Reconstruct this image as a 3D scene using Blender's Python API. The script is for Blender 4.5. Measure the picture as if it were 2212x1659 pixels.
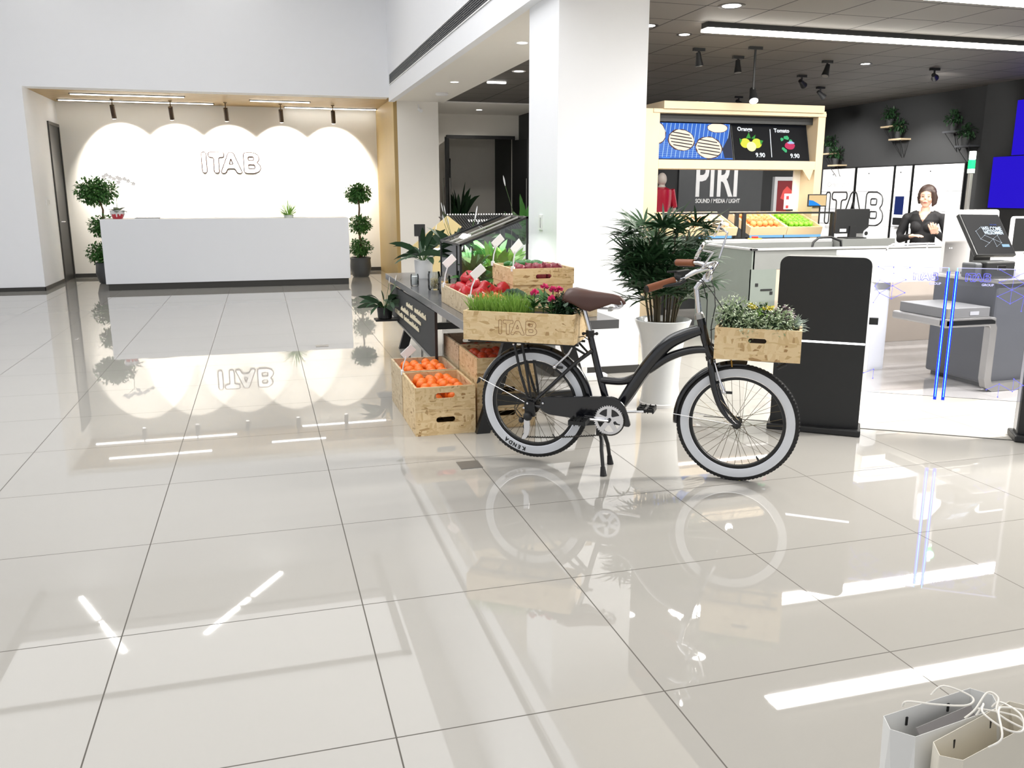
import bpy, bmesh, math, random
from mathutils import Vector, Matrix, noise
R = math.radians
random.seed(7)
for o in list(bpy.data.objects):
    bpy.data.objects.remove(o)
C = bpy.context.scene.collection
sc = bpy.context.scene
PI = math.pi

# ------------------------------------------------------------------ camera, world, exposure
CAMH = 1.442
cam = bpy.data.objects.new('camera', bpy.data.cameras.new('camera'))
C.objects.link(cam)
cam.location = (0, 0, CAMH)
cam.rotation_euler = (R(90 - 12.53), 0, R(-16.17))
cam.data.sensor_width = 36
cam.data.lens = 1838 / 2212 * 36
cam.data.clip_start = 0.05
sc.camera = cam
sc.view_settings.view_transform = 'Standard'
sc.view_settings.look = 'None'
sc.view_settings.exposure = 0.0
sc.view_settings.gamma = 1
sc.cycles.use_denoising = True
sc.cycles.max_bounces = 8
sc.cycles.diffuse_bounces = 5
sc.cycles.transparent_max_bounces = 16
sc.cycles.sample_clamp_indirect = 6
W = bpy.data.worlds.new('daylight')
sc.world = W
W.use_nodes = True
bg = W.node_tree.nodes['Background']
bg.inputs[0].default_value = (0.94, 0.96, 1.0, 1)
bg.inputs[1].default_value = 0.84


def area(name, loc, size, power, color=(1, 1, 1), rot=(0, 0, 0), spread=None):
    l = bpy.data.lights.new(name, 'AREA')
    l.shape = 'RECTANGLE'
    l.size, l.size_y = size
    l.energy = power
    l.color = color
    if spread: l.spread = spread
    o = bpy.data.objects.new(name, l)
    C.objects.link(o)
    o.location = loc
    o.rotation_euler = rot
    return o


def spot(name, loc, target, power, color=(1, 1, 1), angle=60, blend=0.5, rad=0.03):
    l = bpy.data.lights.new(name, 'SPOT')
    l.energy = power
    l.color = color
    l.spot_size = R(angle)
    l.spot_blend = blend
    l.shadow_soft_size = rad
    o = bpy.data.objects.new(name, l)
    C.objects.link(o)
    o.location = loc
    d = Vector(target) - Vector(loc)
    o.rotation_euler = d.to_track_quat('-Z', 'Y').to_euler()
    return o


# added fill under the lobby ceiling, no panels there; then store linear lamps
area('lobby_fill_light', (-1.0, 6.3, 4.97), (5.5, 3.6), 215, (0.98, 0.99, 1.0))
area('lobby_fill_light', (-1.0, 10.6, 4.97), (5.5, 4.6), 66, (0.98, 0.99, 1.0))
area('lobby_fill_light', (-1.0, 1.6, 4.97), (5.5, 4.0), 105, (1.0, 0.985, 0.96))
area('store_lamp_light', (6.3, 7.44, 2.86), (4.8, 0.12), 95, (1.0, 0.96, 0.9))
area('store_lamp_light', (6.3, 5.76, 2.86), (4.6, 0.12), 140, (1.0, 0.97, 0.92))
area('store_lamp_light', (6.0, 3.9, 2.86), (3.6, 0.12), 430, (1.0, 0.97, 0.92))  # unseen lamp, power raised to whiten the floor by the gates


# ------------------------------------------------------------------ materials
def srgb(r, g, b):
    def f(c):
        c /= 255
        return c / 12.92 if c <= 0.04045 else ((c + 0.055) / 1.055) ** 2.4
    return (f(r), f(g), f(b))


def mat(name, rgb, rough=0.5, metal=0.0, var=0.06, scale=8.0, spec=0.5, bump=0.0, emit=None, es=0.0, coat=0.0, sss=0.0, alpha=1.0):
    m = bpy.data.materials.new(name)
    m.use_nodes = True
    nt = m.node_tree
    b = nt.nodes['Principled BSDF']
    c = srgb(*rgb)
    tc = nt.nodes.new('ShaderNodeTexCoord')
    n = nt.nodes.new('ShaderNodeTexNoise')
    n.inputs['Scale'].default_value = scale
    n.inputs['Detail'].default_value = 4
    nt.links.new(tc.outputs['Object'], n.inputs['Vector'])
    rp = nt.nodes.new('ShaderNodeMix')
    rp.data_type = 'RGBA'
    rp.inputs[6].default_value = (*[min(1, x * (1 - var)) for x in c], 1)
    rp.inputs[7].default_value = (*[min(1, x * (1 + var)) for x in c], 1)
    nt.links.new(n.outputs['Fac'], rp.inputs[0])
    nt.links.new(rp.outputs[2], b.inputs['Base Color'])
    b.inputs['Roughness'].default_value = rough
    b.inputs['Metallic'].default_value = metal
    b.inputs['Specular IOR Level'].default_value = spec
    if coat: b.inputs['Coat Weight'].default_value = coat
    if bump:
        bp = nt.nodes.new('ShaderNodeBump')
        bp.inputs['Strength'].default_value = bump
        bp.inputs['Distance'].default_value = 0.01
        nt.links.new(n.outputs['Fac'], bp.inputs['Height'])
        nt.links.new(bp.outputs[0], b.inputs['Normal'])
    if emit:
        b.inputs['Emission Color'].default_value = (*srgb(*emit), 1)
        b.inputs['Emission Strength'].default_value = es
    return m


def emis(name, rgb, s):
    m = bpy.data.materials.new(name)
    m.use_nodes = True
    nt = m.node_tree
    b = nt.nodes['Principled BSDF']
    b.inputs['Base Color'].default_value = (0, 0, 0, 1)
    b.inputs['Roughness'].default_value = 0.6
    b.inputs['Specular IOR Level'].default_value = 0.1
    b.inputs['Emission Color'].default_value = (*srgb(*rgb), 1)
    b.inputs['Emission Strength'].default_value = s
    return m


def glassy(name, tint, gloss=0.12, rough=0.02):
    m = bpy.data.materials.new(name)
    m.use_nodes = True
    nt = m.node_tree
    for n in list(nt.nodes): nt.nodes.remove(n)
    out = nt.nodes.new('ShaderNodeOutputMaterial')
    tr = nt.nodes.new('ShaderNodeBsdfTransparent')
    tr.inputs[0].default_value = (*srgb(*tint), 1)
    gl = nt.nodes.new('ShaderNodeBsdfGlossy')
    gl.inputs['Roughness'].default_value = rough
    fr = nt.nodes.new('ShaderNodeFresnel')
    fr.inputs[0].default_value = 1.45
    ad = nt.nodes.new('ShaderNodeMath')
    ad.operation = 'ADD'
    ad.inputs[1].default_value = gloss * 0.3
    mx = nt.nodes.new('ShaderNodeMixShader')
    nt.links.new(fr.outputs[0], ad.inputs[0])
    nt.links.new(ad.outputs[0], mx.inputs[0])
    nt.links.new(tr.outputs[0], mx.inputs[1])
    nt.links.new(gl.outputs[0], mx.inputs[2])
    nt.links.new(mx.outputs[0], out.inputs[0])
    return m


def grid_mat(name, rgb, line, px, py, ox, oy, w, rough, var=0.03, bump=0.0, spec=0.5):
    """flat surface in x,y with grooves every px,py metres"""
    m = mat(name, rgb, rough, var=var, scale=1.3, spec=spec)
    nt = m.node_tree
    b = nt.nodes['Principled BSDF']
    base = b.inputs['Base Color'].links[0].from_socket
    tc = nt.nodes['Texture Coordinate']
    sp = nt.nodes.new('ShaderNodeSeparateXYZ')
    nt.links.new(tc.outputs['Object'], sp.inputs[0])
    outs = []
    for ax, (p, o) in enumerate(((px, ox), (py, oy))):
        a = nt.nodes.new('ShaderNodeMath'); a.operation = 'ADD'; a.inputs[1].default_value = -o + w / 2 + 100 * p
        nt.links.new(sp.outputs[ax], a.inputs[0])
        q = nt.nodes.new('ShaderNodeMath'); q.operation = 'MODULO'; q.inputs[1].default_value = p
        nt.links.new(a.outputs[0], q.inputs[0])
        l = nt.nodes.new('ShaderNodeMath'); l.operation = 'LESS_THAN'; l.inputs[1].default_value = w
        nt.links.new(q.outputs[0], l.inputs[0])
        outs.append(l)
    mx = nt.nodes.new('ShaderNodeMath'); mx.operation = 'MAXIMUM'
    nt.links.new(outs[0].outputs[0], mx.inputs[0])
    nt.links.new(outs[1].outputs[0], mx.inputs[1])
    mc = nt.nodes.new('ShaderNodeMix'); mc.data_type = 'RGBA'
    nt.links.new(mx.outputs[0], mc.inputs[0])
    nt.links.new(base, mc.inputs[6])
    mc.inputs[7].default_value = (*srgb(*line), 1)
    nt.links.new(mc.outputs[2], b.inputs['Base Color'])
    mr = nt.nodes.new('ShaderNodeMapRange')
    mr.inputs[3].default_value = rough
    mr.inputs[4].default_value = 0.8
    nt.links.new(mx.outputs[0], mr.inputs[0])
    nt.links.new(mr.outputs[0], b.inputs['Roughness'])
    return m


def osb_mat(name, light=(228, 204, 160), mid=(206, 176, 126), dark=(160, 124, 78)):
    m = bpy.data.materials.new(name)
    m.use_nodes = True
    nt = m.node_tree
    b = nt.nodes['Principled BSDF']
    tc = nt.nodes.new('ShaderNodeTexCoord')
    info = nt.nodes.new('ShaderNodeObjectInfo')
    off = nt.nodes.new('ShaderNodeVectorMath'); off.operation = 'ADD'
    nt.links.new(tc.outputs['Object'], off.inputs[0])
    nt.links.new(info.outputs['Location'], off.inputs[1])
    wn = nt.nodes.new('ShaderNodeTexNoise'); wn.inputs['Scale'].default_value = 9
    nt.links.new(off.outputs[0], wn.inputs['Vector'])
    sc_ = nt.nodes.new('ShaderNodeVectorMath'); sc_.operation = 'SCALE'; sc_.inputs['Scale'].default_value = 0.035
    nt.links.new(wn.outputs['Color'], sc_.inputs[0])
    ad = nt.nodes.new('ShaderNodeVectorMath'); ad.operation = 'ADD'
    nt.links.new(off.outputs[0], ad.inputs[0])
    nt.links.new(sc_.outputs[0], ad.inputs[1])
    vals = []
    for s in ((20, 20, 62), (60, 60, 24), (12, 12, 85)):
        mp = nt.nodes.new('ShaderNodeMapping')
        mp.inputs['Scale'].default_value = s
        nt.links.new(ad.outputs[0], mp.inputs[0])
        v = nt.nodes.new('ShaderNodeTexVoronoi'); v.inputs['Scale'].default_value = 1.0
        nt.links.new(mp.outputs[0], v.inputs['Vector'])
        s3 = nt.nodes.new('ShaderNodeSeparateColor')
        nt.links.new(v.outputs['Color'], s3.inputs[0])
        vals.append(s3)
    mxf = nt.nodes.new('ShaderNodeMath'); mxf.operation = 'GREATER_THAN'; mxf.inputs[1].default_value = 0.55
    nt.links.new(vals[2].outputs[1], mxf.inputs[0])
    mv = nt.nodes.new('ShaderNodeMix'); mv.data_type = 'FLOAT'
    nt.links.new(mxf.outputs[0], mv.inputs[0])
    nt.links.new(vals[0].outputs[0], mv.inputs[2])
    nt.links.new(vals[1].outputs[0], mv.inputs[3])
    cr = nt.nodes.new('ShaderNodeValToRGB')
    e = cr.color_ramp.elements
    e[0].position = 0.0; e[0].color = (*srgb(*dark), 1)
    e[1].position = 1.0; e[1].color = (*srgb(*light), 1)
    a = cr.color_ramp.elements.new(0.09); a.color = (*srgb(*mid), 1)
    a = cr.color_ramp.elements.new(0.45); a.color = (*srgb(light[0] - 6, light[1] - 10, light[2] - 12), 1)
    nt.links.new(mv.outputs[0], cr.inputs[0])
    nt.links.new(cr.outputs[0], b.inputs['Base Color'])
    b.inputs['Roughness'].default_value = 0.55
    return m


def slat_mat(name, rgb, dark, axis, period, rough=0.45):
    m = mat(name, rgb, rough, var=0.1, scale=3)
    nt = m.node_tree
    b = nt.nodes['Principled BSDF']
    base = b.inputs['Base Color'].links[0].from_socket
    sp = nt.nodes.new('ShaderNodeSeparateXYZ')
    nt.links.new(nt.nodes['Texture Coordinate'].outputs['Object'], sp.inputs[0])
    a = nt.nodes.new('ShaderNodeMath'); a.operation = 'ADD'; a.inputs[1].default_value = 50 * period
    nt.links.new(sp.outputs[axis], a.inputs[0])
    q = nt.nodes.new('ShaderNodeMath'); q.operation = 'MODULO'; q.inputs[1].default_value = period
    nt.links.new(a.outputs[0], q.inputs[0])
    l = nt.nodes.new('ShaderNodeMath'); l.operation = 'LESS_THAN'; l.inputs[1].default_value = period * 0.25
    nt.links.new(q.outputs[0], l.inputs[0])
    mc = nt.nodes.new('ShaderNodeMix'); mc.data_type = 'RGBA'
    nt.links.new(l.outputs[0], mc.inputs[0])
    nt.links.new(base, mc.inputs[6])
    mc.inputs[7].default_value = (*srgb(*dark), 1)
    nt.links.new(mc.outputs[2], b.inputs['Base Color'])
    bp = nt.nodes.new('ShaderNodeBump'); bp.inputs['Strength'].default_value = 0.5; bp.inputs['Distance'].default_value = 0.01; bp.invert = True
    nt.links.new(l.outputs[0], bp.inputs['Height'])
    nt.links.new(bp.outputs[0], b.inputs['Normal'])
    return m


m_floor = grid_mat('polished_tile', (174, 171, 165), (70, 64, 55), 0.8, 0.8, 0.269, 0.458, 0.0045, 0.02)
m_floor.node_tree.nodes['Principled BSDF'].inputs['IOR'].default_value = 1.9
m_white = mat('white_paint', (238, 238, 238), 0.75, var=0.01)
m_warmwhite = mat('warm_white_paint', (240, 236, 228), 0.75, var=0.01)
m_coolwall = mat('cool_white_paint', (240, 241, 244), 0.75, var=0.01)
m_desk = mat('white_solid_surface', (226, 228, 232), 0.3, var=0.01)
m_base = mat('dark_skirting', (52, 51, 48), 0.5)
m_black = mat('black_satin', (26, 27, 28), 0.45)
m_blackgloss = mat('black_gloss', (18, 19, 22), 0.15)
m_charcoal = mat('charcoal_paint', (52, 54, 55), 0.7)
m_darkwall = mat('dark_wall_paint', (43, 44, 45), 0.75)
m_ceil = grid_mat('dark_ceiling_tile', (98, 94, 89), (18, 18, 18), 0.6, 0.6, 3.05, 0.2, 0.014, 0.6)
m_goldwood = slat_mat('gold_slatted_wood', (168, 142, 94), (104, 82, 48), 1, 0.09)
m_goldwall = slat_mat('gold_slatted_wood_wall', (200, 174, 116), (166, 138, 84), 1, 0.035)
m_wood = mat('birch_wood', (206, 186, 154), 0.5, var=0.08, scale=5)
m_osb = osb_mat('strand_board')
m_osb2 = osb_mat('strand_board_grey', (206, 190, 160), (188, 168, 134), (150, 128, 96))
m_chrome = mat('chrome', (225, 225, 228), 0.12, 1.0, var=0.01)
m_steel = mat('brushed_steel', (170, 168, 163), 0.35, 0.9)
m_alu = mat('silver_paint', (190, 191, 193), 0.4, 0.4)
m_lamp = emis('lamp_diffuser', (255, 253, 248), 9)
m_lamp2 = emis('store_lamp_diffuser', (255, 250, 240), 16)
m_glow = emis('white_light_strip', (255, 255, 255), 3)
m_green = mat('green_leaf', (60, 108, 48), 0.5, var=0.35, scale=20)
m_green2 = mat('dark_green_leaf', (36, 66, 38), 0.45, var=0.35, scale=20)
m_palm = mat('palm_leaf', (38, 70, 40), 0.45, var=0.35, scale=12)
m_grass = mat('grass_blade', (128, 168, 66), 0.5, var=0.3, scale=30)
m_lime = mat('lime_leaf', (150, 196, 86), 0.5, var=0.25, scale=20)
m_soil = mat('soil', (44, 34, 26), 0.9, var=0.4, scale=60, bump=0.5)
m_stem = mat('brown_stem', (92, 72, 46), 0.7)
m_gstem = mat('green_stem', (70, 100, 50), 0.6)


# ------------------------------------------------------------------ mesh collector
class MB:
    def __init__(s): s.v = []; s.f = []
    def add(s, vs, fs):
        k = len(s.v); s.v += [tuple(v) for v in vs]; s.f += [tuple(k + i for i in f) for f in fs]; return s
    def box(s, x0, x1, y0, y1, z0, z1):
        return s.add([(x0, y0, z0), (x1, y0, z0), (x1, y1, z0), (x0, y1, z0), (x0, y0, z1), (x1, y0, z1), (x1, y1, z1), (x0, y1, z1)],
                     [(0, 3, 2, 1), (4, 5, 6, 7), (0, 1, 5, 4), (1, 2, 6, 5), (2, 3, 7, 6), (3, 0, 4, 7)])
    def obox(s, c, u, v, w, a, b, h):
        """box centred at c, unit axes u v w, sizes a b h"""
        c, u, v, w = map(Vector, (c, u, v, w))
        P = [c + u * (i * a / 2) + v * (j * b / 2) + w * (k * h / 2) for k in (-1, 1) for i, j in ((-1, -1), (1, -1), (1, 1), (-1, 1))]
        return s.add(P, [(0, 3, 2, 1), (4, 5, 6, 7), (0, 1, 5, 4), (1, 2, 6, 5), (2, 3, 7, 6), (3, 0, 4, 7)])
    def tube(s, pts, r, seg=8, closed=False, cap=True, flat=1.0):
        pts = [Vector(p) for p in pts]; n = len(pts)
        rr = r if isinstance(r, (list, tuple)) else [r] * n
        rings = []; prev = None
        for i, p in enumerate(pts):
            if closed: t = pts[(i + 1) % n] - pts[i - 1]
            elif i == 0: t = pts[1] - pts[0]
            elif i == n - 1: t = pts[-1] - pts[-2]
            else: t = pts[i + 1] - pts[i - 1]
            if t.length < 1e-9: t = Vector((0, 0, 1))
            t.normalize()
            if prev is None:
                a = Vector((0, 0, 1)) if abs(t.z) < 0.9 else Vector((1, 0, 0))
                u = t.cross(a).normalized()
            else:
                u = prev - t * prev.dot(t)
                u = u.normalized() if u.length > 1e-6 else t.orthogonal().normalized()
            prev = u; w = t.cross(u)
            rings.append([p + (u * math.cos(2 * PI * k / seg) + w * math.sin(2 * PI * k / seg) * flat) * rr[i] for k in range(seg)])
        vs = [v for ring in rings for v in ring]; fs = []
        m = n if closed else n - 1
        for i in range(m):
            a = i * seg; b = ((i + 1) % n) * seg
            for k in range(seg):
                k2 = (k + 1) % seg
                fs.append((a + k, a + k2, b + k2, b + k))
        if cap and not closed:
            fs.append(tuple(range(seg - 1, -1, -1))); fs.append(tuple((n - 1) * seg + k for k in range(seg)))
        return s.add(vs, fs)
    def stube(s, pts, r, seg=12, n=6):
        """tube along a smoothed path, radii follow"""
        P = [Vector((*p, q)) for p, q in zip(pts, r)]; out = []
        for i in range(len(P) - 1):
            p0, p1, p2, p3 = P[max(0, i - 1)], P[i], P[i + 1], P[min(len(P) - 1, i + 2)]
            for k in range(n):
                t = k / n
                out.append(.5 * ((2 * p1) + (p2 - p0) * t + (2 * p0 - 5 * p1 + 4 * p2 - p3) * t * t + (3 * p1 - p0 - 3 * p2 + p3) * t ** 3))
        out.append(P[-1])
        return s.tube([p.xyz for p in out], [p.w for p in out], seg)
    def lathe(s, prof, c=(0, 0, 0), seg=24, axis='z', cap=True, sx=1, sy=1):
        vs = []; fs = []
        for r, h in prof:
            for k in range(seg):
                a = 2 * PI * k / seg
                p = (r * math.cos(a) * sx, r * math.sin(a) * sy, h)
                if axis == 'y': p = (p[0], p[2], p[1])
                if axis == 'x': p = (p[2], p[0], p[1])
                vs.append((p[0] + c[0], p[1] + c[1], p[2] + c[2]))
        for i in range(len(prof) - 1):
            for k in range(seg):
                k2 = (k + 1) % seg
                fs.append((i * seg + k, i * seg + k2, (i + 1) * seg + k2, (i + 1) * seg + k))
        if cap:
            if prof[0][0] > 1e-6: fs.append(tuple(range(seg - 1, -1, -1)))
            if prof[-1][0] > 1e-6: fs.append(tuple((len(prof) - 1) * seg + k for k in range(seg)))
        return s.add(vs, fs)
    def ball(s, c, r, sx=1, sy=1, sz=1, seg=12, rings=8):
        prof = [(max(1e-5, math.sin(PI * i / rings)) * r, -math.cos(PI * i / rings) * r * sz) for i in range(rings + 1)]
        return s.lathe(prof, c, seg, cap=False, sx=sx, sy=sy)
    def prism(s, poly, o, u, v, w, t):
        """poly (2d) placed at o + u*x + v*y, extruded t along w"""
        o, u, v, w = map(Vector, (o, u, v, w)); n = len(poly)
        P = [o + u * x + v * y for x, y in poly] + [o + u * x + v * y + w * t for x, y in poly]
        return s.add(P, [tuple(range(n - 1, -1, -1)), tuple(range(n, 2 * n))] + [(i, (i + 1) % n, n + (i + 1) % n, n + i) for i in range(n)])
    def leaf(s, base, d, up, L, wd, bend=0.3, seg=3, fold=0.0):
        """bent leaf blade from base along d"""
        base, d, up = Vector(base), Vector(d).normalized(), Vector(up)
        side = d.cross(up)
        if side.length < 1e-4: side = d.orthogonal()
        side.normalize(); nrm = side.cross(d).normalized()
        vs = []; p = base.copy(); dd = d.copy()
        for i in range(seg + 1):
            t = i / seg
            w = wd * (math.sin(PI * min(1, t * 0.92 + 0.08)) ** 0.8) * 0.5
            if i == seg: w = 0.0004
            vs += [p - side * w + nrm * fold * w, p + side * w + nrm * fold * w]
            dd = (dd - Vector((0, 0, 1)) * bend / seg).normalized()
            p = p + dd * (L / seg)
        return s.add(vs, [(2 * i, 2 * i + 1, 2 * i + 3, 2 * i + 2) for i in range(seg)])


def rnd_dir(zlo=-1.0, zhi=1.0):
    z = random.uniform(zlo, zhi); a = random.uniform(0, 2 * PI); r = math.sqrt(max(0, 1 - z * z))
    return Vector((r * math.cos(a), r * math.sin(a), z))


RM = {}


def rmat(o):
    return Matrix.Translation(o.location) @ o.rotation_euler.to_matrix().to_4x4()


def tag(o, label, cat, group=None, kind=None):
    if label: o['label'] = label
    if cat: o['category'] = cat
    if group: o['group'] = group
    if kind: o['kind'] = kind
    return o


def thing(name, label, cat, loc=(0, 0, 0), rotz=0, group=None):
    o = bpy.data.objects.new(name, None)
    o.empty_display_size = 0.05
    C.objects.link(o); o.location = loc; o.rotation_euler = (0, 0, rotz)
    return tag(o, label, cat, group)


def part(name, mb, m, parent=None, smooth=False, bevel=0.0, world=False, label=None, seg=2, solid=0.0):
    me = bpy.data.meshes.new(name)
    me.from_pydata(mb.v, [], mb.f)
    if bevel or smooth:
        bm = bmesh.new(); bm.from_mesh(me); bmesh.ops.recalc_face_normals(bm, faces=bm.faces); bm.to_mesh(me); bm.free()
    me.materials.append(m)
    o = bpy.data.objects.new(name, me)
    C.objects.link(o)
    if smooth:
        for p in me.polygons: p.use_smooth = True
        me.set_sharp_from_angle(angle=R(50))
    if solid:
        q = o.modifiers.new('thick', 'SOLIDIFY'); q.thickness = solid
    if bevel:
        q = o.modifiers.new('edge', 'BEVEL'); q.width = bevel; q.segments = seg; q.limit_method = 'ANGLE'
    if parent:
        o.parent = parent
        if world: o.matrix_parent_inverse = chain(parent).inverted()
    if label: o['label'] = label
    return o


def chain(o):
    m = Matrix.Identity(4)
    while o:
        m = rmat(o) @ m if not o.parent else o.matrix_parent_inverse @ rmat(o) @ m
        o = o.parent
    return m


def struct(name, mb, m, **k):
    o = part(name, mb, m, **k); o['kind'] = 'structure'; return o


def dup(o, loc=None, rotz=None, label=None, parent=None, scale=None, group=None):
    c = o.copy(); C.objects.link(c)
    if parent: c.parent = parent
    if loc is not None: c.location = loc
    if rotz is not None: c.rotation_euler = (0, 0, rotz)
    if scale is not None: c.scale = (scale,) * 3 if not isinstance(scale, tuple) else scale
    if label: c['label'] = label
    if group: c['group'] = group
    for ch in o.children: dup(ch, parent=c)
    return c


def text(name, s, size, o, u, v, m, parent, ext=0.001, align='LEFT', shear=0.0, sx=1.0, bold=0.0):
    cu = bpy.data.curves.new(name, 'FONT')
    cu.body = s; cu.size = size; cu.extrude = ext; cu.align_x = align; cu.shear = shear
    cu.offset = bold; cu.resolution_u = 3
    cu.materials.append(m)
    ob = bpy.data.objects.new(name, cu); C.objects.link(ob)
    u, v = Vector(u).normalized(), Vector(v).normalized(); w = u.cross(v)
    M = Matrix((u * sx, v, w)).transposed().to_4x4(); M.translation = Vector(o)
    me = bpy.data.meshes.new_from_object(ob)
    bpy.data.objects.remove(ob); bpy.data.curves.remove(cu)
    ob = bpy.data.objects.new(name, me); C.objects.link(ob)
    if parent:
        ob.parent = parent
        ob.matrix_basis = chain(parent).inverted() @ M
    else: ob.matrix_basis = M
    return ob


def logo_faces(L, h, ext):
    """filled letter L of the logo as a mesh of height h lying in x,y"""
    cu = bpy.data.curves.new('letter', 'CURVE'); cu.dimensions = '2D'; cu.fill_mode = 'BOTH'; cu.extrude = ext
    for loop in LOGO[L]:
        sp = cu.splines.new('POLY'); sp.points.add(len(loop) - 1); sp.use_cyclic_u = True
        for k, (x, y) in enumerate(loop): sp.points[k].co = (x * h, y * h, 0, 1)
    o = bpy.data.objects.new('letter', cu)
    C.objects.link(o)
    me = bpy.data.meshes.new_from_object(o)
    bpy.data.objects.remove(o); bpy.data.curves.remove(cu)
    return me


def rounded(poly, r, k=4):
    out = []; n = len(poly)
    for i in range(n):
        p = Vector(poly[i]); a = Vector(poly[i - 1]); b = Vector(poly[(i + 1) % n])
        d1 = (a - p); d2 = (b - p); rr = min(r, d1.length * 0.48, d2.length * 0.48)
        p1 = p + d1.normalized() * rr; p2 = p + d2.normalized() * rr
        for j in range(k + 1):
            t = j / k
            out.append(tuple(p1 * (1 - t) ** 2 + p * 2 * t * (1 - t) + p2 * t * t))
    return out


LOGO = [
    [rounded([(0, 0), (0, 1), (.22, 1), (.22, 0)], .11)],
    [rounded([(.32, 1), (1.06, 1), (1.06, .76), (.80, .76), (.80, 0), (.56, 0), (.56, .76), (.32, .76)], .1)],
    [rounded([(1.27, 1), (1.50, 1), (1.90, 0), (1.64, 0), (1.55, .22), (1.20, .22), (1.11, 0), (.86, 0)], .09), rounded([(1.375, .70), (1.47, .43), (1.28, .43)], .04)],
    [rounded([(1.98, 0), (1.98, 1), (2.50, 1), (2.72, .86), (2.72, .62), (2.60, .52), (2.78, .38), (2.78, .14), (2.54, 0)], .14),
     rounded([(2.20, .62), (2.20, .80), (2.46, .80), (2.46, .62)], .05), rounded([(2.20, .22), (2.20, .42), (2.50, .42), (2.50, .22)], .05)],
]


def logo(mb, o, u, v, h, r, seg=6, letters=(0, 1, 2, 3)):
    o, u, v = Vector(o), Vector(u).normalized(), Vector(v).normalized()
    for L in letters:
        for loop in LOGO[L]:
            mb.tube([o + u * (x * h) + v * (y * h) for x, y in loop], r, seg, closed=True)
    return mb


# ------------------------------------------------------------------ the room
struct('floor', MB().box(-9, 14, -5, 20, -0.1, 0), m_floor)
struct('wall_left', MB().box(-9, -3.25, 14.6, 17.4, 0, 3.0), m_coolwall)
struct('wall_header', MB().box(-9, 2.13, 14.6, 14.9, 3.0, 5.0), m_coolwall)
struct('wall_back', MB().box(-3.25, 2.24, 16.8, 17.0, 0, 3.0), m_warmwhite)
struct('ceiling_alcove', MB().box(-3.25, 2.24, 14.9, 16.8, 3.0, 3.06), m_goldwood)
struct('wall_alcove_right', MB().box(2.2, 2.26, 14.6, 16.8, 0, 3.0), m_goldwall)
struct('baseboard_back', MB().box(-3.25, 2.2, 16.77, 16.8, 0, 0.07), m_base)
struct('baseboard_left', MB().box(-9, -3.24, 14.58, 14.6, 0, 0.06).box(-3.25, -3.235, 14.58, 15.95, 0, 0.06), m_base)
struct('ceiling_lobby', MB().box(-9, 2.13, -1.5, 14.6, 5.0, 5.1), m_white)
struct('trim_coffer', MB().box(-3.9, 1.7, 11.0, 11.12, 4.95, 5.0).box(1.58, 1.7, 11.0, 14.6, 4.95, 5.0).box(-3.9, -3.78, 11.0, 14.6, 4.95, 5.0).box(-3.9, 1.7, 13.2, 13.25, 4.97, 5.0), mat('grey_coffer', (170, 168, 166), .7))
struct('wall_beam', MB().box(2.13, 2.22, -1.5, 14.6, 2.93, 5.0).box(2.22, 14, -1.5, 14.6, 3.2, 5.0), m_coolwall)
struct('ceiling_aisle', MB().box(2.22, 3.05, -1.5, 14.6, 2.95, 3.2).box(2.95, 4.95, 14.6, 18.6, 2.95, 3.2), m_warmwhite)
struct('ceiling_store', MB().box(3.05, 14, -1.5, 14.6, 2.97, 3.2), m_ceil)
struct('column', MB().box(2.22, 2.95, 6.40, 7.14, 0, 3.0), m_coolwall)
struct('baseboard_column', MB().box(2.21, 2.96, 6.39, 7.15, 0, 0.06), m_base)
struct('pillar', MB().box(2.26, 2.95, 14.6, 16.8, 0, 2.95), m_warmwhite)
# entrance wall far behind the aisle, with a double door
struct('wall_far', MB().box(2.95, 3.5, 16.6, 16.8, 0, 2.95).box(3.5, 4.86, 16.6, 16.8, 2.56, 2.95).box(4.86, 4.95, 16.6, 16.8, 0, 2.95)
       .box(2.95, 5.4, 18.4, 18.6, 0, 2.95).box(2.75, 2.95, 16.8, 18.6, 0, 2.95), m_warmwhite)
struct('wall_return', MB().box(4.95, 5.1, 14.3, 18.6, 0, 2.97), m_charcoal)
struct('wall_store_back', MB().box(5.1, 10.3, 14.3, 14.5, 0, 2.97), m_darkwall)
struct('wall_store_right', MB().box(10.1, 10.3, -1.5, 14.3, 0, 2.97), m_darkwall)
struct('wall_pilaster', MB().box(10.0, 10.1, 5.0, 10.3, 0, 2.97), m_darkwall)
# alcove door
d = struct('door_1', MB().box(-3.262, -3.24, 16.03, 16.72, 0.0, 2.57), m_black)
part('door_frame', MB().box(-3.25, -3.225, 15.98, 16.03, 0, 2.62).box(-3.25, -3.225, 16.72, 16.77, 0, 2.62).box(-3.25, -3.225, 16.03, 16.72, 2.57, 2.62), m_base, d)
part('door_handle', MB().tube([(-3.24, 16.1, 1.0), (-3.19, 16.1, 1.0), (-3.19, 16.22, 1.0)], 0.011), m_chrome, d, smooth=True)
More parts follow.
